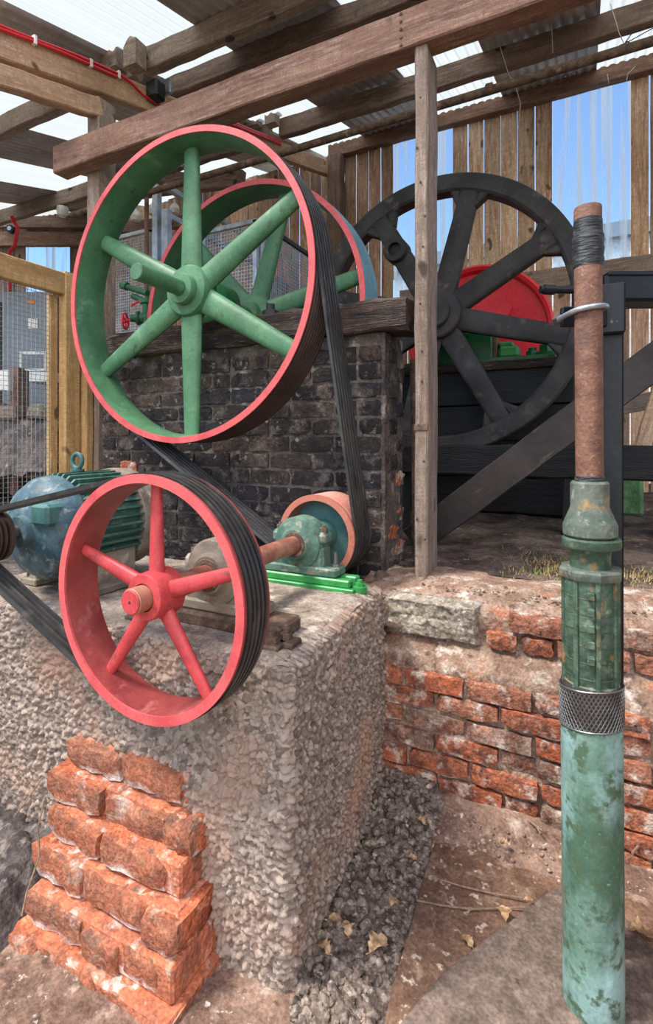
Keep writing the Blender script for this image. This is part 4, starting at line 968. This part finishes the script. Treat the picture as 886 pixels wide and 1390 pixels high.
def plummer(y, label, mat):
    b = thing('pedestal_bearing', (AX_X, y, BLK_Z+.03), label, 'bearing', 'pedestal bearings of the lower shaft')
    z0 = BLK_Z+.038
    mb = MB(); mb.box((AX_X-.16,y-.045,z0),(AX_X+.16,y+.045,z0+.032),.006); foot_ = mb.build('foot', mat, b)
    mb = MB(); mb.lathe([(.034,y-.062),(.052,y-.062),(.060,y-.050),(.064,y-.046),(.092,y-.040),(.098,y-.030),(.098,y+.030),(.092,y+.040),(.055,y+.050),(.034,y+.05)], (AX_X,0,AX_Z), 'Y', 48, True); mb.build('housing', mat, b)
    mb = MB(); mb.box((AX_X-.105,y-.036,z0+.02),(AX_X+.105,y+.036,AX_Z-.004),.010); mb.build('pedestal', mat, b)
    mb = MB(); mb.box((AX_X-.112,y-.036,AX_Z-.002),(AX_X+.112,y+.036,AX_Z+.045),.012); cap_ = mb.build('cap', mat, b)
    for sx in (-1, 1):
        mb = MB(); mb.cyl((AX_X+sx*.092,y,AX_Z+.043),(AX_X+sx*.092,y,AX_Z+.060),.015,n=6); mb.cyl((AX_X+sx*.092,y,AX_Z+.06),(AX_X+sx*.092,y,AX_Z+.068),.008,n=10); mb.build('cap_bolt', M['rustbolt'], cap_)
        mb = MB(); mb.cyl((AX_X+sx*.138,y,z0+.031),(AX_X+sx*.138,y,z0+.042),.016,n=6); mb.cyl((AX_X+sx*.138,y,z0+.04),(AX_X+sx*.138,y,z0+.085),.0075,n=12); mb.build('foot_stud', M['bolt'], foot_)
    mb = MB(); mb.lathe([(.033,y-.066),(.044,y-.066),(.048,y-.058),(.033,y-.058)], (AX_X,0,AX_Z), 'Y', 32, True); mb.build('seal_ring', M['rustbolt'], b)
YB = 1.680
plummer(YB, 'pale green pedestal bearing on the bright green plate beside the small pulley', M['bearing'])
plummer(1.20, 'dusty pedestal bearing seen through the spokes of the red wheel', M['dirtycream'])
gp = thing('sole_plate', (AX_X, YB, BLK_Z), 'bright green sole plate bolted to the concrete block', 'plate')
mb = MB(); mb.box((AX_X-.27,YB-.062,BLK_Z-.004),(AX_X+.235,YB+.055,BLK_Z+.012),.003); mb.box((AX_X-.25,YB-.050,BLK_Z+.010),(AX_X+.215,YB-.012,BLK_Z+.038),.005); mb.box((AX_X-.25,YB+.012,BLK_Z+.010),(AX_X+.215,YB+.048,BLK_Z+.038),.005); mb.build('plate_body', M['brightgreen'], gp)
for sx in (-1, 1):
    x = AX_X+sx*.262-.02; mb = MB(); mb.cyl((x,YB-.02,BLK_Z-.004),(x,YB-.02,BLK_Z+.018),.026,n=20); mb.cyl((x,YB-.02,BLK_Z+.018),(x,YB-.02,BLK_Z+.030),.016,n=6); mb.cyl((x,YB-.02,BLK_Z+.03),(x,YB-.02,BLK_Z+.040),.009,n=12); mb.build('holding_bolt', M['brightgreen'], gp)
rp = thing('rusty_base_plate', (AX_X, 1.2, BLK_Z), 'rusty base plate with bolts at the front of the concrete block top', 'plate')
mb = MB(); mb.box((AX_X-.24,1.14,BLK_Z-.004),(AX_X+.235,1.26,BLK_Z+.038),.008); mb.build('plate_body', M['rustbolt'], rp)
for (x, y, r) in ((-.712,1.115,.022),(-.690,1.150,.016),(-1.18,1.12,.02)):
    mb = MB(); mb.box((x-.032,y-.028,BLK_Z-.006),(x+.032,y+.028,BLK_Z+.010),.004); mb.cyl((x,y,BLK_Z+.008),(x,y,BLK_Z+.026),r,n=6); mb.cyl((x,y,BLK_Z+.026),(x,y,BLK_Z+.038),r*.55,n=12); mb.build('holding_bolt', M['rustbolt'], rp)

# ================================================================== GATE AND LEFT BACKGROUND
GXX = -2.62
gate = thing('mesh_gate', (GXX, 1.6, .72), 'new yellow timber gate filled with square wire mesh', 'gate')
beam('top_rail', (GXX, .90, 2.165), (GXX, 1.93, 2.165), .05, .125, M['newwood'], gate, seed=60, jit=.0015)
beam('bottom_rail', (GXX, .90, .80), (GXX, 1.93, .80), .05, .12, M['newwood'], gate, seed=61, jit=.0015)
beam('stile', (GXX, 1.975, .72), (GXX, 1.975, 2.235), .06, .095, M['newwood'], gate, seed=62, jit=.0015, up=(0,1,0))
beam('inner_batten', (GXX-.045, 1.90, .86), (GXX-.045, 1.90, 2.10), .035, .05, M['newwood'], gate, seed=63, jit=.001, up=(0,1,0))
mb = MB()
for i in range(41):
    y = .92 + i*.025; mb.box((GXX-.032, y-.0011, .82), (GXX-.0298, y+.0011, 2.13))
for i in range(53):
    z = .82 + i*.025; mb.box((GXX-.034, .91, z-.0011), (GXX-.0318, 1.93, z+.0011))
o = mb.build('wire_mesh', M['galv'], gate, smooth=False); o['kind'] = 'stuff'
tb('gate_post', (-2.60, 2.065, .70), (-2.60, 2.065, 2.22), .075, .05, M['newwood'], 'yellow brown timber post the mesh gate is hung beside', 'post', seed=64, up=(0,1,0), jit=.0015)

def cambox(u0, v0, u1, v1, D, depth, ch=.004):
    a = atD(u0, v1, D); b = atD(u1, v0, D); wdt = (b-a).dot(wl_e1); hgt = b.z-a.z
    Mx = Matrix(((wl_e1.x,wl_n.x,0,a.x),(wl_e1.y,wl_n.y,0,a.y),(0,0,1,a.z),(0,0,0,1)))
    mb = MB(); mb.box((0,0,0),(wdt,depth,hgt),ch,Mx); return mb
ct = thing('grey_container', atD(30, 640, 5.6), 'grey steel container behind the mesh gate', 'container')
cambox(-60, 396, 72, 664, 5.6, 1.0).build('container_body', M['containergrey'], ct)
for i, q in enumerate([(38,432,51,446),(26,477,62,504)]): cambox(*q, 5.59, .012, .001).build('sign_plate', M['white'], ct)
cambox(29,481,59,500, 5.585, .008, .001).build('panel_inset', M['containergrey'], ct)
cambox(-2, 410, 2, 664, 5.59, .02, .001).build('door_seam', M['blackiron'], ct)
cambox(36,408,47,412, 5.59, .012, .001).build('warning_plate', M['orange'], ct)
o = cambox(13, 498, 25, 672, 4.6, .1); o = o.build('timber_stake', M['redwood']); tag(o, 'reddish timber stake standing behind the mesh gate', 'post')
o = cambox(27, 502, 33, 672, 4.75, .08).build('timber_stake', M['oldwood']); tag(o, 'darker thin stake behind the reddish timber stake', 'post')
o = cambox(-20, 502, 12, 530, 4.4, .05).build('white_board', M['white']); tag(o, 'white board leaning at the left edge behind the gate', 'board')
o = cambox(36, 505, 72, 518, 5.2, .3).build('white_board', M['white']); tag(o, 'white board lying under the grey container panel', 'board')
rk = random.Random(4)
for i, (u, v, s_) in enumerate([(55,560,.16),(38,580,.13),(70,585,.15),(48,605,.18),(68,620,.16),(30,632,.15),(52,640,.17),(72,650,.14),(8,560,.15),(5,610,.18)]):
    p = atD(u, v, 4.62); o = None
    mb = MB(); mb.box((-s_*.9,-s_*.5,-s_*.4),(s_*.9,s_*.5,s_*.4),.02, Matrix.Translation(p) @ Matrix.Rotation(rk.uniform(-.6,.6),4,'Z') @ Matrix.Rotation(rk.uniform(-.2,.2),4,'X'))
    o = mb.build('rubble_block', M['oldwood'] if i % 3 else M['roughcast']); tag(o, ('pale' if i % 3 == 0 else 'brown')+' block in the rubble heap seen through the gate mesh', 'rubble', 'rubble heap behind the mesh gate')
# heap base so the blocks rest on something
a = atD(-30, 672, 5.3); b_ = atD(110, 672, 5.3)
mb = MB(); c = atD(10, 700, 4.75); xs = np.linspace(-1.2, .62, 40); ys = np.linspace(-.5, .6, 24); X, Y = np.meshgrid(xs, ys, indexing='ij')
Hh = (1-(Y/.62)**2)*.95*np.clip((1.2-np.abs(X))/.4,0,1)*(.8+.2*vnoise(X*3,Y*3,2)) + fbm(X*6,Y*6,4,2)*.07
PP = np.stack([c.x+X*wl_e1.x+Y*wl_n.x, c.y+X*wl_e1.y+Y*wl_n.y, .70+Hh], -1)
o = MB().grid(PP).build('rubble_heap', M['greyearth'], ang=180); tag(o, 'heap of grey spoil behind the mesh gate', 'spoil heap', kind='stuff')

# left bay bits
lamp = thing('bulkhead_lamp', atD(85, 298, 6.3), 'small white caged lamp under the far left purlin', 'lamp')
q = atD(85, 283, 6.3)
MB().lathe([(0,0),(.060,0),(.064,.02),(.064,.035),(.03,.045),(0,.045)], q-Vector((0,0,.02)), 'Z', 24).build('lamp_base', M['white'], lamp)
MB().lathe([(0,-.10),(.04,-.09),(.058,-.06),(.060,-.02),(0,-.02)], q, 'Z', 24).build('lamp_glass', M['glass_bulb'], lamp)
mb = MB()
for k in range(4):
    a = k*math.pi/4; mb.tube([q+Vector((math.cos(a)*r*s_, math.sin(a)*r*s_, z)) for s_ in (-1,1) for (r, z) in ([(.066,0),(.063,-.06),(.025,-.105)] if s_ < 0 else [(.025,-.105),(.063,-.06),(.066,0)])], .004, 6)
mb.build('lamp_cage', M['white'], lamp)
mb = MB(); mb.tube([atD(16,294,6.2),atD(19,302,6.2),atD(24,309,6.2),atD(22,322,6.2),atD(20,333,6.2),atD(13,342,6.2),atD(12,372,6.2),atD(13,395,6.2)], .022, 8); o = mb.build('red_cable', M['plastic_red']); tag(o, 'loose red cable hanging on the dark wall behind the gate', 'cable')
mb = MB(); q = atD(13, 310, 7.2); mb.cyl(q, q+wl_n*.06, .055, n=20); o = thing('wall_dial', q, 'round black fitting with pale face on the far left wall', 'fitting'); mb.build('dial_case', M['blackplastic'], o)
mb = MB(); mb.cyl(q-wl_n*.01, q, .03, n=16); mb.build('dial_face', M['galv'], o)

# conduit on the rafter
def rafz(y): return 3.175 + (y-1.30)*(1.2/3.95) + .075
cd = thing('red_conduit', (RX+.045, 2.0, rafz(2.0)), 'pair of red conduits clipped along the tan rafter', 'conduit')
for k, dz in enumerate((-.004, -.022)):
    pts = [(RX+.048, y, rafz(y)+dz+.006*math.sin(y*7+k)) for y in np.linspace(1.30, 2.28, 10)]
    if k == 0: pts += [(RX+.050, 2.36, rafz(2.36)-.03), (RX+.055, 2.45, rafz(2.45)-.08), (RX+.06, 2.60, rafz(2.6)-.11)]
    mb = MB(); mb.tube(pts, .009, 8); mb.build('conduit_tube', M['plastic_red'], cd)
    pts = [(RX+.048, y, rafz(y)+dz-.01) for y in np.linspace(2.9, 4.15, 10)]
    mb = MB(); mb.tube(pts, .012, 8); mb.build('conduit_tube', M['plastic_red'], cd)
for y in (1.72, 2.06, 2.26):
    mb = MB(); mb.box((RX+.034,y-.008,rafz(y)-.036),(RX+.062,y+.008,rafz(y)+.012),.002); mb.build('conduit_clip', M['white'], cd)
fl_ = thing('black_floodlight', (RX+.1, 2.55, rafz(2.55)-.1), 'small black floodlight fixed beside the rafter above the tie beam', 'lamp')
q = onX(212, 125, RX+.08); mb = MB(); mb.box((q.x-.05,q.y-.05,q.z-.06),(q.x+.05,q.y+.04,q.z+.06),.012); mb.build('flood_body', M['blackplastic'], fl_)
q = onX(226, 120, RX+.10); mb = MB(); mb.box((q.x-.06,q.y-.02,q.z-.05),(q.x+.05,q.y+.01,q.z+.05),.006); mb.build('flood_front', M['galv'], fl_)

# ------------------------------------------------------------------ guard rails, cages, valve behind the wheels
def tag_build(mb, name, mat, label, cat, **k): o = mb.build(name, mat, **k); tag(o, label, cat); return o
yg = 3.35
pA = onY(213, 440, yg); pB = onY(226, 440, yg)
mb = MB(); mb.box((pA.x-.03, yg-.03, .74), (pA.x+.03, yg+.03, onY(213,252,yg).z), .004); tag_build(mb, 'galvanised_post', M['galv'], 'tall galvanised steel post seen through the left side of the green wheel', 'post')
gr = thing('guard_rail', (pB.x, yg, .74), 'galvanised guard rail with short post running back behind the green wheels', 'railing')
mb = MB(); mb.box((pB.x-.035, yg-.03, .74), (pB.x+.035, yg+.03, onY(226,285,yg).z), .004); mb.build('rail_post', M['galv'], gr)
zt = onY(228, 250, yg).z; zm = onY(228, 288, yg).z
mb = MB(); mb.box((pB.x-.02, yg-.02, zt-.05), (pB.x+.03, 5.2, zt), .004); mb.build('top_bar', M['galv'], gr)
mb = MB(); mb.box((pB.x-.02, yg-.02, zm-.05), (pB.x+.03, 5.2, zm), .004); mb.build('middle_bar', M['galv'], gr)
mb = MB(); mb.box((pB.x-.03, 5.14, .8), (pB.x+.03, 5.2, zt), .004); mb.build('rail_post', M['galv'], gr)
q = onY(199, 300, 3.15); mb = MB(); mb.tube([(q.x, 3.15, .74), (q.x, 3.15, onY(199,262,3.15).z)], .018, 10); tag_build(mb, 'brown_pole', M['rustpipe'], 'thin brown pole beside the galvanised post', 'pole')
def meshpanel(a, b, z0, z1, label, frame='galv'):
    a = Vector(a); b = Vector(b); d = (b-a).normalized(); L = (b-a).length; nn = Vector((-d.y, d.x, 0))
    w = thing('wire_guard', ((a.x+b.x)/2, (a.y+b.y)/2, z0), label, 'mesh panel')
    Mx = Matrix(((d.x,nn.x,0,a.x),(d.y,nn.y,0,a.y),(0,0,1,0),(0,0,0,1)))
    mb = MB()
    for i in range(int(L/.03)+1): mb.box((i*.03-.0026,-.0026,z0),(i*.03+.0026,.0026,z1),0,Mx)
    for i in range(int((z1-z0)/.03)+1): mb.box((0,-.0055,z0+i*.03-.0026),(L,-.0003,z0+i*.03+.0026),0,Mx)
    o = mb.build('wire_mesh', M['galv'], w, smooth=False); o['kind'] = 'stuff'
    mb = MB(); mb.box((-.02,-.02,z1-.01),(L+.02,.02,z1+.03),.003,Mx); mb.build('top_bar', M[frame], w)
    for x in (0, L): mb = MB(); mb.box((x-.02,-.02,.76),(x+.02,.02,z1+.02),.003,Mx); mb.build('frame_post', M['galv'], w)
za = 1.75
pa1 = onY(278, 310, 3.55); pb1 = onY(347, 302, 3.55)
meshpanel((pa1.x,3.55,0), (pb1.x,3.55,0), za, pb1.z, 'wire mesh guard panel facing the second green wheel')
meshpanel((pb1.x+.02,3.60,0), (pb1.x+.02,4.45,0), za, pb1.z, 'wire mesh guard panel running back with a dark top bar', 'blackiron')
pl0 = onY(142, 330, 3.9); pl1 = onY(202, 330, 3.9)
meshpanel((pl0.x,3.9,0), (pl1.x,3.9,0), .9, onY(170,322,3.9).z, 'wire mesh panel at the left behind the green valve')
for i, (u, v) in enumerate([(184,292),(208,284),(237,283)]):
    q = onY(u, v, 4.0 + .2*i); o = MB().lathe([(0,-.07),(.045,-.06),(.060,-.02),(.045,.03),(.016,.06),(.012,.10),(0,.10)], q, 'Z', 20)
    hp = thing('hanging_insulator', q-Vector((0,0,.07)), ['white ceramic drop hanging left of the thin brown pole','white ceramic drop hanging between brown pole and galvanised post','white ceramic drop hanging right of the galvanised post'][i], 'insulator')
    o.build('ceramic_drop', M['glass_bulb'], hp); mb = MB(); mb.tube([q+Vector((0,0,.09)), q+Vector((0,0,.75))], .004, 6); mb.build('hanger_wire', M['rustbolt'], hp)
tb('cross_beam', onY(165, 262, 4.4), onY(330, 243, 4.4), .08, .16, M['darkwood'], 'dark cross beam behind the guard rail under the roof', seed=70)
tb('cross_beam', onY(150, 312, 4.9), onY(260, 300, 4.9), .08, .14, M['darkwood'], 'lower dark beam behind the hanging ceramic drops', seed=71)
vl = thing('green_valve', onY(195, 440, 2.75), 'small green valve with red handwheel left of the second green wheel', 'valve')
q = onY(195, 432, 2.75)
MB().lathe([(0,-.09),(.028,-.09),(.03,-.05),(.05,-.045),(.05,-.03),(.038,-.02),(.045,.03),(.055,.035),(.055,.06),(0,.06)], q, (1,.5,0), 24).build('valve_body', M['dkgreen'], vl)
mb = MB(); mb.cyl((q.x+.03,q.y,1.84),(q.x+.03,q.y,q.z+.13),.03,n=16); mb.cyl((q.x+.03,q.y,q.z+.10),(q.x+.03,q.y,q.z+.13),.05,n=16); mb.build('valve_stem', M['dkgreen'], vl)
mb = MB(); q2 = onY(198, 392, 2.75); mb.cyl(onY(168,388,2.75), onY(200,398,2.75), .022, n=14); mb.cyl(onY(166,387,2.75), onY(173,389,2.75), .030, n=14); mb.cyl(onY(180,402,2.75), onY(205,412,2.75), .02, n=12); mb.build('branch_pipe', M['dkgreen'], vl)
mb = MB(); hc = onY(170, 436, 2.70); ax_ = Vector((1,.5,0)).normalized(); h1 = Vector((-.447,.894,0)); 
ring = [hc + h1*.055*math.cos(2*math.pi*i/24) + Vector((0,0,.055*math.sin(2*math.pi*i/24))) for i in range(24)]
mb.tube(ring, .008, 8, True)
for k in range(5): a = 2*math.pi*k/5; mb.tube([hc, hc+h1*.055*math.cos(a)+Vector((0,0,.055*math.sin(a)))], .006, 6)
mb.cyl(hc-ax_*.01, q, .010, n=10); mb.build('handwheel', M['engred'], vl)
mb = MB(); mb.cyl(onY(178,415,2.72), onY(190,408,2.72), .008, n=8); mb.build('red_lever', M['engred'], vl)
mb = MB(); mb.box((q.x-.1, 2.66, .72), (q.x+.12, 2.86, 1.845), .01); mb.build('valve_stand', M['rustbolt'], vl)
mb = MB(); q = onY(370, 365, 4.0); mb.lathe([(0,-.12),(.10,-.12),(.11,-.08),(.10,.08),(.06,.13),(.03,.16),(0,.16)], q, 'Z', 20); o = mb.build('orange_can', M['orange']); tag(o, 'orange container behind the wire mesh guard panels', 'container')
tb('can_stand', (q.x, 4.0, .78), (q.x, 4.0, q.z-.12), .22, .22, M['oldwood'], 'timber stand holding the orange container', 'stand', seed=72, up=(0,1,0))

# ------------------------------------------------------------------ strings under the roof
def string(pts, label):
    mb = MB(); mb.tube(pts, .0028, 6); o = mb.build('frayed_string', M['string']); tag(o, label, 'string')
Ys = 4.10
string([onY(670,28,Ys),onY(674,45,Ys),onY(682,75,Ys),onY(690,100,Ys),onY(700,118,Ys),onY(706,140,Ys),onY(705,160,Ys),onY(703,175,Ys)], 'long frayed string hanging from the purlin right of the post')
string([onY(749,0,Ys),onY(747,20,Ys),onY(749,45,Ys),onY(750,72,Ys)], 'straight frayed string hanging near the top middle right')
string([onY(828,5,Ys),onY(836,30,Ys),onY(840,45,Ys),onY(846,58,Ys)], 'short frayed string near the upper right corner')
string([onY(824,100,5.20),onY(826,113,5.20)], 'tiny string end on the reddish wall plate')
string([onY(862,90,5.20),onY(852,100,5.20),onY(850,110,5.20)], 'curled string on the reddish wall plate at right')
mb = MB(); mb.tube([onY(840,62,3.9),onY(852,57,3.9),onY(870,47,3.9),onY(886,38,3.9)], .003, 6); mb.tube([onY(848,58,3.9),onY(854,50,3.9),onY(860,42,3.9)], .003, 6); mb.tube([onY(850,56,3.9),onY(858,60,3.9)], .003, 6)
o = mb.build('dry_twig', M['blackplastic']); tag(o, 'thin dark twig caught under the roof at upper right', 'twig')

# ================================================================== PIT FLOOR DETAILS
def slab(name, pix, z, th, mat, label):
    pts = [onZ(u, v, z) for u, v in pix]; n = 16
    mb = MB(); mb.prism([(p.x, p.y) for p in pts], (0,0,z-th), (1,0,0), (0,1,0), th)
    o = mb.build(name, mat, smooth=False)
    bv = o.modifiers.new('edge', 'BEVEL'); bv.width = .006; bv.segments = 2; bv.limit_method = 'ANGLE'
    tag(o, label, 'slab'); return o
slab('brown_slab', [(534,1330),(552,1270),(574,1190),(592,1134),(640,1146),(720,1168),(800,1190),(900,1225),(930,1390),(520,1390)], .022, .05, M['slab_brown'], 'brown earth stained slab lying between the gravel and the pump')
slab('grey_slab', [(600,1318),(660,1272),(712,1232),(758,1200),(820,1212),(890,1290),(900,1390),(540,1390)], .034, .030, M['slab_grey'], 'smooth grey slab under the pump, overlapping the brown slab')
# gravel
def inpoly(x, y, P):
    c = False; j = len(P)-1
    for i in range(len(P)):
        if (P[i][1] > y) != (P[j][1] > y) and x < (P[j][0]-P[i][0])*(y-P[i][1])/(P[j][1]-P[i][1])+P[i][0]: c = not c
        j = i
    return c
gpoly = [(p.x, p.y) for p in [onZ(u, v, .01) for u, v in [(398,1400),(404,1330),(455,1222),(524,1066),(585,1082),(600,1120),(588,1140),(545,1292),(522,1400)]]]
gx0, gx1 = min(p[0] for p in gpoly), max(p[0] for p in gpoly); gy0, gy1 = min(p[1] for p in gpoly), max(p[1] for p in gpoly)
def floor_z(x, y):
    x = np.float64(x); y = np.float64(y)
    z = fbm(x*3, y*3, 4)*.018 + fbm(x*14, y*14, 3, 5)*.008
    t = min(max((y-1.52)/.25, 0), 1); z += t*t*(3-2*t)*(.085 if x < 0 else .05)*(x > -.75)
    z += min(max((.22-abs(x+.55))/.2, 0), 1)*min(max((y-1.0)/.3, 0), 1)*.015
    return float(z)-.012
ICO = None
import bmesh
def stone_verts(seed):
    bm = bmesh.new(); bmesh.ops.create_icosphere(bm, subdivisions=1, radius=1.0); rg = random.Random(seed)
    vs = [Vector((v.co.x*rg.uniform(.7,1.2), v.co.y*rg.uniform(.7,1.2), v.co.z*rg.uniform(.55,.95))) for v in bm.verts]; fs = [tuple(v.index for v in f.verts) for f in bm.faces]; bm.free(); return vs, fs
ST = [stone_verts(i) for i in range(10)]
mb = MB(); mb.prism(gpoly if sum((gpoly[i-1][0]*gpoly[i][1]-gpoly[i][0]*gpoly[i-1][1]) for i in range(len(gpoly))) > 0 else gpoly[::-1], (0,0,-.03), (1,0,0), (0,1,0), .032)
rg = random.Random(5); cnt = 0
while cnt < 3000:
    x = rg.uniform(gx0, gx1); y = rg.uniform(gy0, gy1)
    if not inpoly(x, y, gpoly): continue
    s_ = rg.choice((.005,.006,.007,.008,.010,.012,.014,.017)); vs, fs = rg.choice(ST); Mx = Matrix.Translation((x, y, floor_z(x,y)+s_*rg.uniform(.2,.9))) @ Matrix.Rotation(rg.uniform(0,6.3), 4, 'Z') @ Matrix.Rotation(rg.uniform(-.5,.5), 4, 'X')
    mb.add([Mx @ (v*s_) for v in vs], fs); cnt += 1
o = mb.build('gravel', M['gravelstone'], smooth=False); tag(o, 'grey gravel between the concrete block and the brown slab', 'gravel', kind='stuff')
for i in range(46):
    while True:
        x = rg.uniform(gx0, gx1); y = rg.uniform(gy0, gy1)
        if inpoly(x, y, gpoly): break
    s_ = rg.uniform(.012, .024); vs, fs = ST[i % 10]; mb = MB(); Mx = Matrix.Translation((x, y, floor_z(x,y)+s_*.5)) @ Matrix.Rotation(rg.uniform(0,6.3), 4, 'Z')
    mb.add([Mx @ (v*s_) for v in vs], fs); o = mb.build('loose_stone', M['gravelstone'], smooth=False); tag(o, 'larger grey stone lying among the gravel beside the concrete block', 'stone', 'larger stones in the gravel')
for i, (u, v, s_) in enumerate([(552,1068,.05),(578,1078,.04)]):
    p = onZ(u, v, .07); vs, fs = ST[i]; mb = MB(); Mx = Matrix.Translation(p) @ Matrix.Diagonal((1.2,.8,.7,1)); mb.add([Mx @ (q*s_) for q in vs], fs)
    o = mb.build('brick_lump', M['slab_brown'], smooth=False); tag(o, ['broad brown lump in the corner where block and brick wall meet','smaller flat brown lump at the foot of the brick wall'][i], 'stone')
xs = np.linspace(-2.3, -1.30, 90); ys = np.linspace(.30, 1.06, 70); X, Y = np.meshgrid(xs, ys, indexing='ij')
g = np.clip((-1.30-X)/.10, 0, 1)*np.clip((Y-.30)/.25, 0, 1); Z = -.03 + g*(.09 + fbm(X*5, Y*5, 4, 6)*.05 + pebbles(X, Y, .07, 3)*.05 + pebbles(X, Y, .03, 5)*.02)
o = MB().grid(np.stack([X, Y, Z], -1)).build('dark_spoil', surf('dark_grey_rubbly_spoil', [sr(96,88,84), (sr(64,58,56), 9, .42, .6), (sr(134,124,116), 20, .54, .66)], rough=.95, bump=.9, bscale=60, offset=False), ang=180); tag(o, 'dark grey spoil banked against the block left of the brick footing', 'spoil heap', kind='stuff')
# leaves
def leaf(u, v, z, s_, rot, label):
    p = onZ(u, v, z); n = 9; vs = []; fs = []
    rgl = random.Random(int(u*7+v))
    for i in range(n):
        f = i/(n-1); wdt = (math.sin(math.pi*min(1,f*1.0))**.8)*.30*(1+.8*(i % 2)*rgl.uniform(.3,1)); zc = .16*math.sin(f*5+rgl.uniform(-.6,.6))+.2*f*rgl.uniform(.6,1.4)
        for k in (-1, -.45, 0, .45, 1): vs.append(Vector(((f-.5), k*wdt*rgl.uniform(.85,1.15), zc+.28*abs(k)**1.5*wdt*rgl.uniform(.4,1.6)+.05)))
    for i in range(n-1):
        for k in range(4): a = i*5+k; fs.append((a, a+1, a+6, a+5))
    Mx = Matrix.Translation(p) @ Matrix.Rotation(rot, 4, 'Z')
    mb = MB(); s_ *= .82; mb.add([Mx @ (q*s_) for q in vs], fs); mb.tube([Mx @ Vector((-.5*s_,0,.004)), Mx @ Vector((-.68*s_,.03*s_,.006))], .0012, 5)
    o = mb.build('dry_leaf', M['leaf'], ang=180); tag(o, label, 'leaf', 'dry leaves on the pit floor')
for a in [(513,1284,.022,.075,1.2,'large upright dry leaf on the gravel near the brown slab corner'),(455,1252,.022,.05,.4,'dry leaf on the gravel close to the block, upper of a pair'),(471,1262,.022,.052,2.2,'dry leaf on the gravel close to the block, lower of a pair'),
          (440,1288,.022,.05,2.8,'dry leaf in the gravel nearest the block corner'),(534,1226,.022,.036,1.4,'small dry leaf midway along the gravel'),(560,1166,.022,.034,.3,'small dry leaf on the gravel beside the slab top corner'),(572,1116,.06,.042,2.6,'dry leaf at the top of the gravel near the brick wall'),
          (684,1240,.040,.05,1.9,'curled dry leaf in the middle of the brown slab'),(718,1222,.040,.028,.7,'small dry leaf beside the edge of the grey slab'),(634,1279,.028,.045,2.5,'dry leaf on the front of the brown slab'),(686,1146,.06,.034,.2,'dry leaf on the debris above the brown slab'),(872,1268,.04,.07,.1,'large dry leaf right of the pump')]: leaf(*a)
def twig(pts, label, r=.0022):
    mb = MB(); mb.tube(pts, r, 6); o = mb.build('twig', M['twig']); tag(o, label, 'twig')
twig([onZ(565,1222,.034),onZ(600,1229,.03),onZ(640,1234,.03),onZ(690,1232,.03),onZ(712,1231,.036)], 'long thin twig lying across the brown slab')
twig([onZ(585,1190,.034),onZ(630,1204,.03),onZ(670,1213,.03),onZ(712,1219,.036)], 'thin twig higher up on the brown slab')
twig([onZ(716,1112,.09),onZ(728,1122,.09),onZ(734,1132,.088)], 'short pale straw at the foot of the brick wall', .003)
twig([onZ(858,1158,.09),onZ(868,1146,.09),onZ(876,1138,.09)], 'short pale stick right of the pump at the wall foot', .004)
# roots on the footing
twig([(-1.235,.862,.37),(-1.24,.845,.30),(-1.225,.84,.24),(-1.23,.81,.17),(-1.22,.79,.13)], 'dry root trailing down the orange brick footing')
twig([(-1.30,.90,.38),(-1.33,.87,.32),(-1.36,.86,.28)], 'short dry root on the upper left of the brick footing')
# dry grass and moss on the terrace edge
mb = MB(); rg = random.Random(9)
for i in range(2600):
    if i % 3 == 0: x = rg.gauss(-.10, .10); y = rg.gauss(2.45, .10)
    elif i % 3 == 1: x = rg.uniform(-.30, .32); y = rg.uniform(2.12, 2.5)
    else: x = rg.uniform(.15, .75); y = rg.uniform(2.0, 2.45)
    z = .735 if y < 2.1 else .745; h = rg.uniform(.008, .028); a = rg.uniform(0, 6.28); b_ = rg.uniform(.3, 1.3); w_ = .0022
    d = Vector((math.cos(a), math.sin(a), 0)); s_ = Vector((-d.y, d.x, 0))*w_; p = Vector((x, y, z))
    t_ = p + d*h*b_ + Vector((0,0,h)); mb.add([p-s_, p+s_, t_], [(0,1,2)])
o = mb.build('dry_moss', M['moss'], smooth=False); tag(o, 'straw and moss along the edge of the upper ground', 'moss', kind='stuff')
# soil crumbs on the terrace mud and footing
for nm, lab, (ya, yb), cn in (('soil_crumbs', 'crumbs of mud scattered on top of the retaining wall', (1.92, 2.4), 800), ('soil_crumbs', 'crumbs of brick and mud at the foot of the brick wall', (1.5, 1.70), 600)):
    mb = MB()
    for i in range(cn):
        x = rg.uniform(-.58, .7); y = rg.uniform(ya, yb); z = (.73 if y > 1.87 else floor_z(x, y)); s_ = rg.choice((.003,.004,.006,.008)); vs, fs = rg.choice(ST)
        Mx = Matrix.Translation((x, y, z+s_*.4)) @ Matrix.Rotation(rg.uniform(0,6.3), 4, 'Z'); mb.add([Mx @ (v*s_) for v in vs], fs)
    o = mb.build(nm, M['mortar'], smooth=False); tag(o, lab, 'rubble', kind='stuff')
